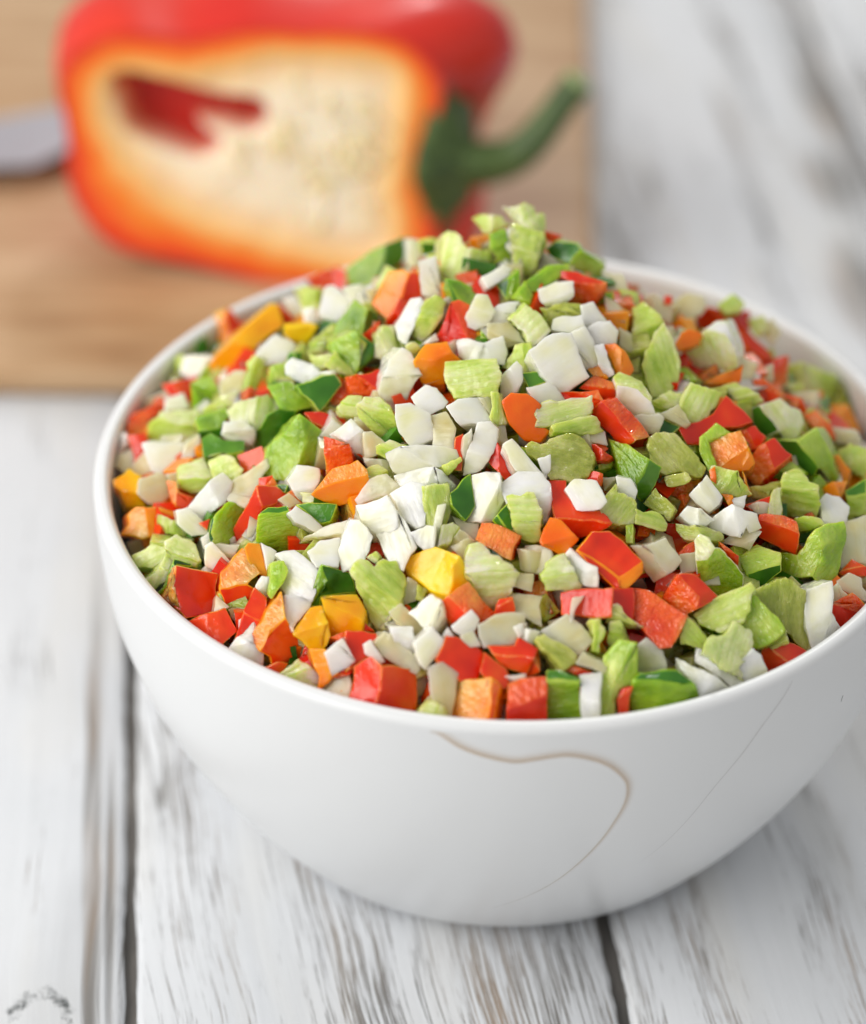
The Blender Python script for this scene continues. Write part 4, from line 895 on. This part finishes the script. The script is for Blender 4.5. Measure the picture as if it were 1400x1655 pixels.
R 3.6;610,480 700,330 800,270 905,380 760,510 700,570:brownish orange pepper square right of the bright orange square:brownish orange square
c 5;410,460 430,450 570,490 650,630 580,650 410,610:thin striped celery slip just below the bright orange square:thin celery slip
o 4;390,490 420,470 430,560 400,540
o 4;470,640 530,650 540,700 510,710
o 4;600,490 665,640 640,650
w 4.6;270,640 370,520 410,580 460,650 440,690 380,740 300,680:beige onion cube left of the thin celery slip:beige onion cube
w 4.6;200,770 250,715 330,730 420,800 370,830 290,830
w 5;400,830 430,780 540,700 620,740 690,760 715,850 640,880 620,840 590,905 410,870:ragged white onion piece below the thin celery slip:ragged onion piece
w 4.6;540,660 620,650 610,720 560,700
c 3.6;180,830 300,840 460,870 480,920 280,930 200,900
W 3;590,850 720,880 640,990 560,970 480,950
R 4.6;720,765 880,775 950,810 962,880 715,790;r>715,790 962,880 950,1020 720,910:deep red pepper block right of the ragged onion piece:deep red block
c 5;860,540 880,505 970,480 1030,560 1090,580 1100,700 1060,850 1000,790 850,750:upright ridged celery tuft near the right rim:ridged celery tuft
c 4.4;950,790 1090,790 1120,830 1060,850 980,870 960,860
C 4.4;770,700 800,610 850,595 850,770 770,770
w 3.6;1110,680 1150,640 1230,660 1285,720 1270,800 1190,830 1130,800:greyish white onion lump right of the ridged celery tuft
r 3;620,700 780,650 770,720 660,740
W 3.4;640,720 700,690 770,700 760,780 700,760
o 2;1110,610 1180,560 1270,560 1240,650 1150,640
c 2.5;1220,370 1300,310 1400,350 1400,540 1290,470
o 1.5;1170,390 1220,380 1300,480 1270,560 1200,500
G 3;1270,620 1400,540 1400,760 1290,770
W 1.8;1190,210 1340,230 1380,300 1160,290
E 2.5;650,590 860,550 850,600 790,620 770,660 660,650
g 2;760,520 900,420 1000,500 900,520 860,540
@1050 830
G 4;850,250 960,260 1070,110 1130,200 1110,300 1050,400 940,415 860,370;G>1070,110 1250,50 1265,130 1235,300 1190,450 1100,450 1050,400 1110,300 1130,200:large bent green pepper piece close to the right rim:large bent green piece
W 3;1260,60 1400,20 1400,320 1300,300 1240,360
r 2;1230,380 1310,300 1400,350 1400,400 1270,410
W 2.6;1220,440 1290,390 1360,420 1380,520 1330,540 1240,480
w 3;1190,480 1220,450 1280,530 1200,580
w 5.2;1015,500 1180,440 1190,740 1015,860:tall smooth white onion slice leaning on the right front rim:tall rim onion slice
r 3.6;1190,575 1310,520 1335,600 1190,740:red-orange pepper piece at the rim right of the tall onion slice
E 3.6;700,490 890,430 1010,510 1010,860 980,870 870,750 690,540:wide dull olive celery piece left of the tall rim onion slice:wide dull celery piece
g 2.5;580,290 700,200 850,260 850,370 720,480 660,440:very dark green pepper piece in the shade left of the large bent green piece:shaded dark green piece
c 5;290,650 400,560 650,445 675,490 650,540 640,620 580,720 480,770 330,720:ragged pale celery piece below the pale-tipped green wedge:ragged pale celery piece
G 4.6;580,730 650,530 690,540 870,750 740,850 680,860:light green pepper flap between two pale celery pieces at the front right:light green flap
C 5.2;360,850 380,800 480,790 540,700 580,730 660,780 650,870 570,1030 520,1020 460,1000 350,910:frilly pale celery heart piece leaning on the front right rim:frilly celery heart
w 5;170,935 280,990 480,1080 500,1095 320,1150 290,1120:pointed white onion wedge on the front right rim:pointed onion wedge
w 4.2;310,870 350,860 460,1000 590,1040 480,1070 300,960
w 4.4;600,950 660,880 710,920 700,1020 590,1050 560,1030
c 3;760,830 880,770 890,840 800,870
r 1.5;740,860 870,830 990,870 720,1010
r 3.6;450,190 580,270 570,330 500,260
r 2.4;200,250 290,180 300,260 220,290'''
NAMES = {'r': 'red_pepper_piece', 'R': 'red_pepper_piece', 'o': 'orange_pepper_piece', 'O': 'orange_pepper_piece', 'y': 'yellow_pepper_piece', 'g': 'green_pepper_piece', 'G': 'green_pepper_piece',
         'c': 'celery_piece', 'C': 'celery_piece', 'E': 'celery_piece', 'w': 'onion_piece', 'W': 'onion_piece'}
GROUPS = {'red_pepper_piece': 'diced red pepper heaped in the bowl', 'orange_pepper_piece': 'diced orange pepper heaped in the bowl', 'yellow_pepper_piece': 'diced yellow pepper heaped in the bowl',
          'green_pepper_piece': 'diced green pepper heaped in the bowl', 'celery_piece': 'chopped celery heaped in the bowl', 'onion_piece': 'diced onion heaped in the bowl'}
CATS = {'onion_piece': 'onion', 'celery_piece': 'celery'}
pieces = []
ox = oy = 0
for line in DATA.strip().splitlines():
    line = line.strip()
    if not line: continue
    if line[0] == '@': ox, oy = map(float, line[1:].split()); continue
    parts = line.split(':'); head = parts[0].split(';'); k, lay = head[0].split()
    polys = []
    for s in head[1:]:
        kk = k
        if '>' in s: kk, s = s.split('>'); kk = kk.strip()
        polys.append((kk, [(ox + float(a.split(',')[0]) / 4, oy + float(a.split(',')[1]) / 4) for a in s.split()]))
    pieces.append(dict(k=k, lay=float(lay), polys=polys, label=parts[1] if len(parts) > 1 else None, short=parts[2] if len(parts) > 2 else None))

# the front inner rim curve, in picture pixels, to let rim pieces reach behind the lip
rimang = np.linspace(math.pi, 2 * math.pi, 160)
RIMPX = np.array([to_px((RI * math.cos(a), RI * math.sin(a), H - .6))[:2] for a in rimang]); RIMC = np.array(to_px((0, 0, H))[:2])
def past_rim(x, y):
    d = np.hypot(RIMPX[:, 0] - x, RIMPX[:, 1] - y); i = d.argmin()
    if d[i] < 16:
        v = RIMPX[i] - RIMC; v = v / np.linalg.norm(v); return x + v[0] * 16, y + v[1] * 16
    return x, y
def keep_in(p):
    r = math.hypot(p[0], p[1])
    if p[2] < H + .6:
        lim = (r_in(max(6, min(p[2], H))) if p[2] < H - 1 else RI) - .5
        if r > lim: p = np.array([p[0] * lim / r, p[1] * lim / r, p[2]])
    return p
RAG = {'c': .028, 'C': .035, 'E': .035, 'w': .022, 'W': .03, 'r': .02, 'R': .03, 'o': .02, 'O': .03, 'y': .02, 'g': .02, 'G': .03}

def build_piece(pc, idx):
    rnd = random.Random(idx * 13 + 5); k = pc['k']
    allp = [q for _, pl in pc['polys'] for q in pl]
    gx, gy = np.mean([q[0] for q in allp]), np.mean([q[1] for q in allp])
    ext_px = max(1.0, np.mean([math.hypot(q[0] - gx, q[1] - gy) for q in allp])); gf = 1 + 2.4 / ext_px
    pc['polys'] = [(kk, [(gx + (q[0] - gx) * gf, gy + (q[1] - gy) * gf) for q in pl]) for kk, pl in pc['polys']]
    allp = [q for _, pl in pc['polys'] for q in pl]
    cx_, cy_ = np.mean([q[0] for q in allp]), np.mean([q[1] for q in allp])
    d0 = hit(cx_, cy_) - (pc['lay'] - 1.5) * 1.2
    Pc = CAM + ray(cx_, cy_) * d0
    mn = mnormal(Pc[0], Pc[1]); view = -ray(cx_, cy_); view = view / np.linalg.norm(view)
    rv = np.array([rnd.gauss(0, 1), rnd.gauss(0, 1), rnd.gauss(0, 1)]); rv /= np.linalg.norm(rv)
    n = view * .62 + mn * .38 + rv * .34; n /= np.linalg.norm(n)
    multi = len(pc['polys']) > 1
    if not multi and ext_px > 9 and rnd.random() < (.38 if k in 'wW' else .66):     # two facets: a box edge runs across the piece
        pl = pc['polys'][0][1]; th_ = rnd.gauss(0.1, .45) if rnd.random() < .62 else rnd.gauss(1.5, .4)
        dx_, dy_ = math.cos(th_), math.sin(th_); o_ = rnd.uniform(-.35, .35) * ext_px
        sd_ = [(q[0] - gx) * -dy_ + (q[1] - gy) * dx_ - o_ for q in pl]
        A_, B_, cross = [], [], 0
        for i in range(len(pl)):
            a, b = pl[i], pl[(i + 1) % len(pl)]; sa, sb = sd_[i], sd_[(i + 1) % len(pl)]
            (A_ if sa >= 0 else B_).append(a)
            if (sa >= 0) != (sb >= 0):
                t = sa / (sa - sb); q = (a[0] + (b[0] - a[0]) * t, a[1] + (b[1] - a[1]) * t); A_.append(q); B_.append(q); cross += 1
        if cross == 2 and len(A_) > 2 and len(B_) > 2:
            other = {'r': 'R', 'R': 'r', 'o': 'O', 'O': 'o', 'G': 'g' if rnd.random() < .6 else 'G', 'g': 'G'}.get(k, k)
            if rnd.random() < .35: other = k
            pc['polys'] = [(k, A_), (other, B_)]; multi = True; pc['slope'] = rnd.uniform(.25, .5) if k in 'wW' else rnd.uniform(.3, .65)
    # ragged outline: extra points along each edge, shared between touching faces
    cache = {}; count = {}
    for _, pl in pc['polys']:
        for q in set(pl): count[q] = count.get(q, 0) + 1
    def mids(a, b):
        key = (min(a, b), max(a, b))
        if key not in cache:
            L = math.hypot(a[0] - b[0], a[1] - b[1]); nseg = 1 if L < 16 else (2 if L < 45 else 3)
            if k in 'cCE' and L > 24: nseg += 1
            lst = []
            for i in range(1, nseg):
                t = i / nseg; j = rnd.gauss(0, RAG[k]) * L; j = max(-5, min(5, j))
                lst.append((key[0][0] + (key[1][0] - key[0][0]) * t - (key[1][1] - key[0][1]) / L * j, key[0][1] + (key[1][1] - key[0][1]) * t + (key[1][0] - key[0][0]) / L * j))
            cache[key] = lst
        lst = cache[key]; return lst if key[0] == a else lst[::-1]
    shared_pts = [q for q in count if count[q] > 1]
    def recede(q):
        if not multi: return 0.0
        if not shared_pts: return 0.0
        segs = []
        dm = 1e9
        for i in range(len(shared_pts)):
            for j in range(len(shared_pts)):
                a = np.array(shared_pts[i]); b = np.array(shared_pts[j]); ab = b - a; L2 = (ab @ ab) + 1e-9
                t = min(1, max(0, ((np.array(q) - a) @ ab) / L2)) if i != j else 0
                dm = min(dm, float(np.linalg.norm(np.array(q) - a - ab * t)))
        return dm / 8.8 * pc.get('slope', .62)
    vid = {}; V = []
    def vert(q):
        q = (round(q[0], 2), round(q[1], 2))
        if q not in vid:
            x, y = past_rim(*q)
            if multi:
                p = CAM + ray(x, y) * (d0 + recede(q) + rnd.uniform(-.15, .15))
                p = p + ray(x, y) * 0
            else:
                p = on_plane(x, y, Pc, n)
                dd = (p - CAM) @ FW
                if abs(dd - d0) > 3.2: p = CAM + ray(x, y) * (d0 + math.copysign(3.2, dd - d0))
            r = math.hypot(p[0], p[1])
            if p[1] < -28 and p[2] < H + 2:                      # slide deeper along the sight line until inside the bowl
                g = 0
                while math.hypot(p[0], p[1]) > RI - .7 and g < 60: p = p + ray(x, y) * .25; g += 1
            V.append(keep_in(p)); vid[q] = len(V) - 1
        return vid[q]
    F_, FM = [], []
    for kk, pl in pc['polys']:
        ids = []
        for i, a in enumerate(pl):
            b = pl[(i + 1) % len(pl)]
            for q in [a] + mids(a, b):
                j = vert(q)
                if not ids or ids[-1] != j: ids.append(j)
        if ids[0] == ids[-1]: ids.pop()
        F_.append(ids); FM.append(KM[kk][0])
    # consistent winding: counter-clockwise seen from the camera
    def area2(ids):
        P2 = [to_px(V[i])[:2] for i in ids]; return sum(P2[i][0] * P2[(i + 1) % len(P2)][1] - P2[(i + 1) % len(P2)][0] * P2[i][1] for i in range(len(P2)))
    F_ = [f if area2(f) < 0 else f[::-1] for f in F_]
    edges = {}
    for f in F_:
        for i in range(len(f)): edges[(f[i], f[(i + 1) % len(f)])] = 1
    border = [e for e in edges if (e[1], e[0]) not in edges]
    size = math.sqrt(abs(sum(area2(f) for f in F_)) / 2) / 8.8
    th = min(8.0, max(3.0, size * rnd.uniform(.75, 1.0)))
    if k in 'rRoOygG' : th = min(th, 6.5)
    lat = np.array([rnd.uniform(-.3, .3), rnd.uniform(-.3, .3)])
    ext = (-view) + R2 * lat[0] + U2 * (lat[1] - .12); ext /= np.linalg.norm(ext)
    cen3 = np.mean(V, 0); bid = {}; nv = list(V)
    for e in border:
        for i in e:
            if i not in bid:
                p = V[i] + ext * th; p = p + (cen3 + ext * th - p) * rnd.uniform(.06, .16)
                nv.append(keep_in(p)); bid[i] = len(nv) - 1
    MATS = sorted(set(FM + [KM[k][1]]))
    bm = bmesh.new()
    # local frame: x along the longest side, z towards the viewer
    bb = max(((V[f[i]], V[f[(i + 1) % len(f)]]) for f in F_ for i in range(len(f))), key=lambda s: np.linalg.norm(s[1] - s[0]))
    pl0 = pc['polys'][0][1]; li = max(range(len(pl0)), key=lambda i: math.hypot(pl0[i][0] - pl0[(i + 1) % len(pl0)][0], pl0[i][1] - pl0[(i + 1) % len(pl0)][1]))
    ea, eb = pl0[li], pl0[(li + 1) % len(pl0)]
    xd = R2 * (eb[0] - ea[0]) - U2 * (eb[1] - ea[1]); zd = n; xd = xd - zd * (xd @ zd); xd /= np.linalg.norm(xd); yd = np.cross(zd, xd)
    org = cen3 + ext * th * .5; RM = np.stack([xd, yd, zd], 1)
    bvs = [bm.verts.new(tuple((p - org) @ RM)) for p in nv]
    front = []
    for f, mm in zip(F_, FM):
        try:
            fc_ = bm.faces.new([bvs[i] for i in f]); fc_.material_index = MATS.index(mm); front.append(fc_)
        except ValueError: pass
    smi = MATS.index(KM[k][1])
    for (a, b) in border:
        try: q = bm.faces.new([bvs[b], bvs[a], bvs[bid[a]], bvs[bid[b]]]); q.material_index = smi
        except ValueError: pass
    nxt = dict((a, b) for a, b in border); st_ = border[0][0]; loop = [st_]
    while nxt.get(loop[-1]) is not None and nxt[loop[-1]] != st_ and len(loop) < 200: loop.append(nxt[loop[-1]])
    try: q = bm.faces.new([bvs[bid[i]] for i in loop][::-1]); q.material_index = smi
    except ValueError: pass
    bmesh.ops.recalc_face_normals(bm, faces=bm.faces)
    off = {'w': .14, 'W': .16, 'c': .17, 'C': .17, 'E': .2}.get(k, .22)
    off = min(off, size * .06)
    bmesh.ops.bevel(bm, geom=list(bm.edges), offset=off, segments=2, profile=.5, affect='EDGES', clamp_overlap=True)
    big = [f for f in bm.faces if f.calc_area() > 3 and f.normal.z > .1]
    if big: bmesh.ops.inset_individual(bm, faces=big, thickness=min(.35, size * .06), depth=0)
    bmesh.ops.triangulate(bm, faces=[f for f in bm.faces if len(f.verts) > 4])
    for lim in (3.0, 1.7, 1.15):
        es = [e for e in bm.edges if e.calc_length() > lim and any(f.normal.z > -.3 for f in e.link_faces)]
        bmesh.ops.subdivide_edges(bm, edges=es, cuts=1, use_grid_fill=False)
        bmesh.ops.triangulate(bm, faces=[f for f in bm.faces if len(f.verts) > 3])
    bm.normal_update()
    seedv = Vector((idx * 3.1, idx * 1.7, 0)); nrm = {v: v.normal.copy() for v in bm.verts}
    bow = rnd.uniform(-.010, .028) if k in 'rRoOygGcC' else rnd.uniform(-.012, .014)
    for v in bm.verts:
        p = v.co.copy(); d = noise.noise_vector(p * .2 + seedv) * .30
        v.co += d
        v.co.z -= bow * (p.y * p.y)                                # slices of a curved wall
        a = .10 * noise.noise(p * 1.1 + seedv)
        if k in 'cCE': a += .11 * math.sin(p.y * 4.6 + 2.0 * noise.noise(p * .3 + seedv)) + .09 * noise.noise(p * .9 + seedv)
        elif k in 'wW': a += .05 * math.sin(p.y * 4.5 + 2.5 * noise.noise(p * .25 + seedv))
        elif k in 'ROG': a += .14 * noise.noise(Vector((p.x * .6, p.y * 1.6, p.z)) * 1.3 + seedv)
        v.co += nrm[v] * a
    for v in bm.verts: v.co *= MM
    for f in bm.faces: f.smooth = True
    nm = NAMES[k]; me = bpy.data.meshes.new(nm); bm.to_mesh(me); bm.free()
    for mm in MATS: me.materials.append(VM[mm])
    o = bpy.data.objects.new(nm, me); col.objects.link(o)
    M4 = Matrix.Identity(4)
    for r in range(3):
        for c in range(3): M4[r][c] = RM[r, c]
        M4[r][3] = org[r] * MM
    o.matrix_world = M4
    pc.update(obj=o, cx=cx_, cy=cy_, size=size, name=nm, asp=None)
    P_ = np.array(allp); P_ = P_ - P_.mean(0); ev = np.linalg.eigvalsh(P_.T @ P_); pc['asp'] = math.sqrt(ev[1] / max(ev[0], 1e-6))
    return o
for i, pc in enumerate(pieces): build_piece(pc, i)

# labels: hand-written where given, else by look and by the nearest described neighbour
marks = [p for p in pieces if p['short']]
used = set(p['label'] for p in pieces if p['label'])
LOOK = {'r': 'red pepper', 'R': 'orange-red pepper', 'o': 'orange pepper', 'O': 'orange pepper', 'y': 'yellow pepper', 'g': 'dark green pepper', 'G': 'light green pepper',
        'c': 'pale green celery', 'C': 'whitish green celery', 'E': 'olive green celery', 'w': 'white onion', 'W': 'translucent onion'}
def relation(p, q):
    dx, dy = p['cx'] - q['cx'], p['cy'] - q['cy']
    if abs(dx) > 1.9 * abs(dy): return 'right of' if dx > 0 else 'left of'
    if abs(dy) > 1.9 * abs(dx): return 'below' if dy > 0 else 'above'
    return ('below' if dy > 0 else 'above') + ' and ' + ('right of' if dx > 0 else 'left of')
for p in pieces:
    if p['label']: continue
    s = 'tiny' if p['size'] < 4.2 else ('small' if p['size'] < 6.5 else 'mid-sized')
    shape = 'strip' if p['asp'] > 2.1 else ('slab' if p['asp'] > 1.5 else 'chunk')
    near = sorted(marks, key=lambda q: math.hypot(q['cx'] - p['cx'], q['cy'] - p['cy']))
    lab = None
    for q in near[:8]:
        c = '%s %s %s %s the %s' % (s, LOOK[p['k']], shape, relation(p, q), q['short'])
        if c not in used and len(c.split()) <= 16: lab = c; break
    p['label'] = lab; used.add(lab)
for p in pieces: tag(p['obj'], p['label'], CATS.get(p['name'], 'pepper'), GROUPS[p['name']])

# ---------------------------------------------------------------- the rest of the mix, packed underneath
fm_names = ['red_skin', 'red_flesh', 'orange', 'green_skin', 'green_flesh', 'celery', 'celery_olive', 'onion', 'onion_clear']
wts = [5, 5, 3, 3, 5, 4, 5, 3, 5]
rf = random.Random(11); fv, ff, fmi = [], [], []
cnt = 0
while cnt < 3400:
    a = rf.uniform(0, 2 * math.pi); r = 70 * math.sqrt(rf.random()); x, y = r * math.cos(a), r * math.sin(a)
    z = mound(x, y) - rf.uniform(3.6, 17)
    if z < 50 or r > r_in(z) - 5: continue
    cnt += 1
    hx, hy, hz = rf.uniform(1.6, 3.6), rf.uniform(1.5, 3.2), rf.uniform(1.3, 2.8)
    rot = Matrix.Rotation(rf.uniform(0, 6.28), 3, Vector((rf.gauss(0, 1), rf.gauss(0, 1), rf.gauss(0, 1))).normalized())
    b = len(fv); mi = rf.choices(range(len(wts)), wts)[0]
    cs8 = []
    for sz in (-1, 1):
        for sy in (-1, 1):
            for sx in (-1, 1): cs8.append(Vector((sx * hx * rf.uniform(.8, 1.1), sy * hy * rf.uniform(.8, 1.1), sz * hz * rf.uniform(.8, 1.1))))
    for c_ in cs8:
        q = rot @ c_; q = np.array([x + q.x, y + q.y, z + q.z]); q = keep_in(q); fv.append(tuple(q * MM))
    ff += [(b, b + 2, b + 3, b + 1), (b + 4, b + 5, b + 7, b + 6), (b, b + 1, b + 5, b + 4), (b + 2, b + 6, b + 7, b + 3), (b, b + 4, b + 6, b + 2), (b + 1, b + 3, b + 7, b + 5)]
    fmi += [mi] * 6
mix = mesh_obj('chopped_vegetable_mix', fv, ff, None, None, smooth=False, kind='stuff')
for nme in fm_names: mix.data.materials.append(VM[nme])
mix.data.polygons.foreach_set('material_index', fmi)
tag(mix, 'deeper layer of chopped vegetables seen between the diced pieces in the bowl', 'vegetables')
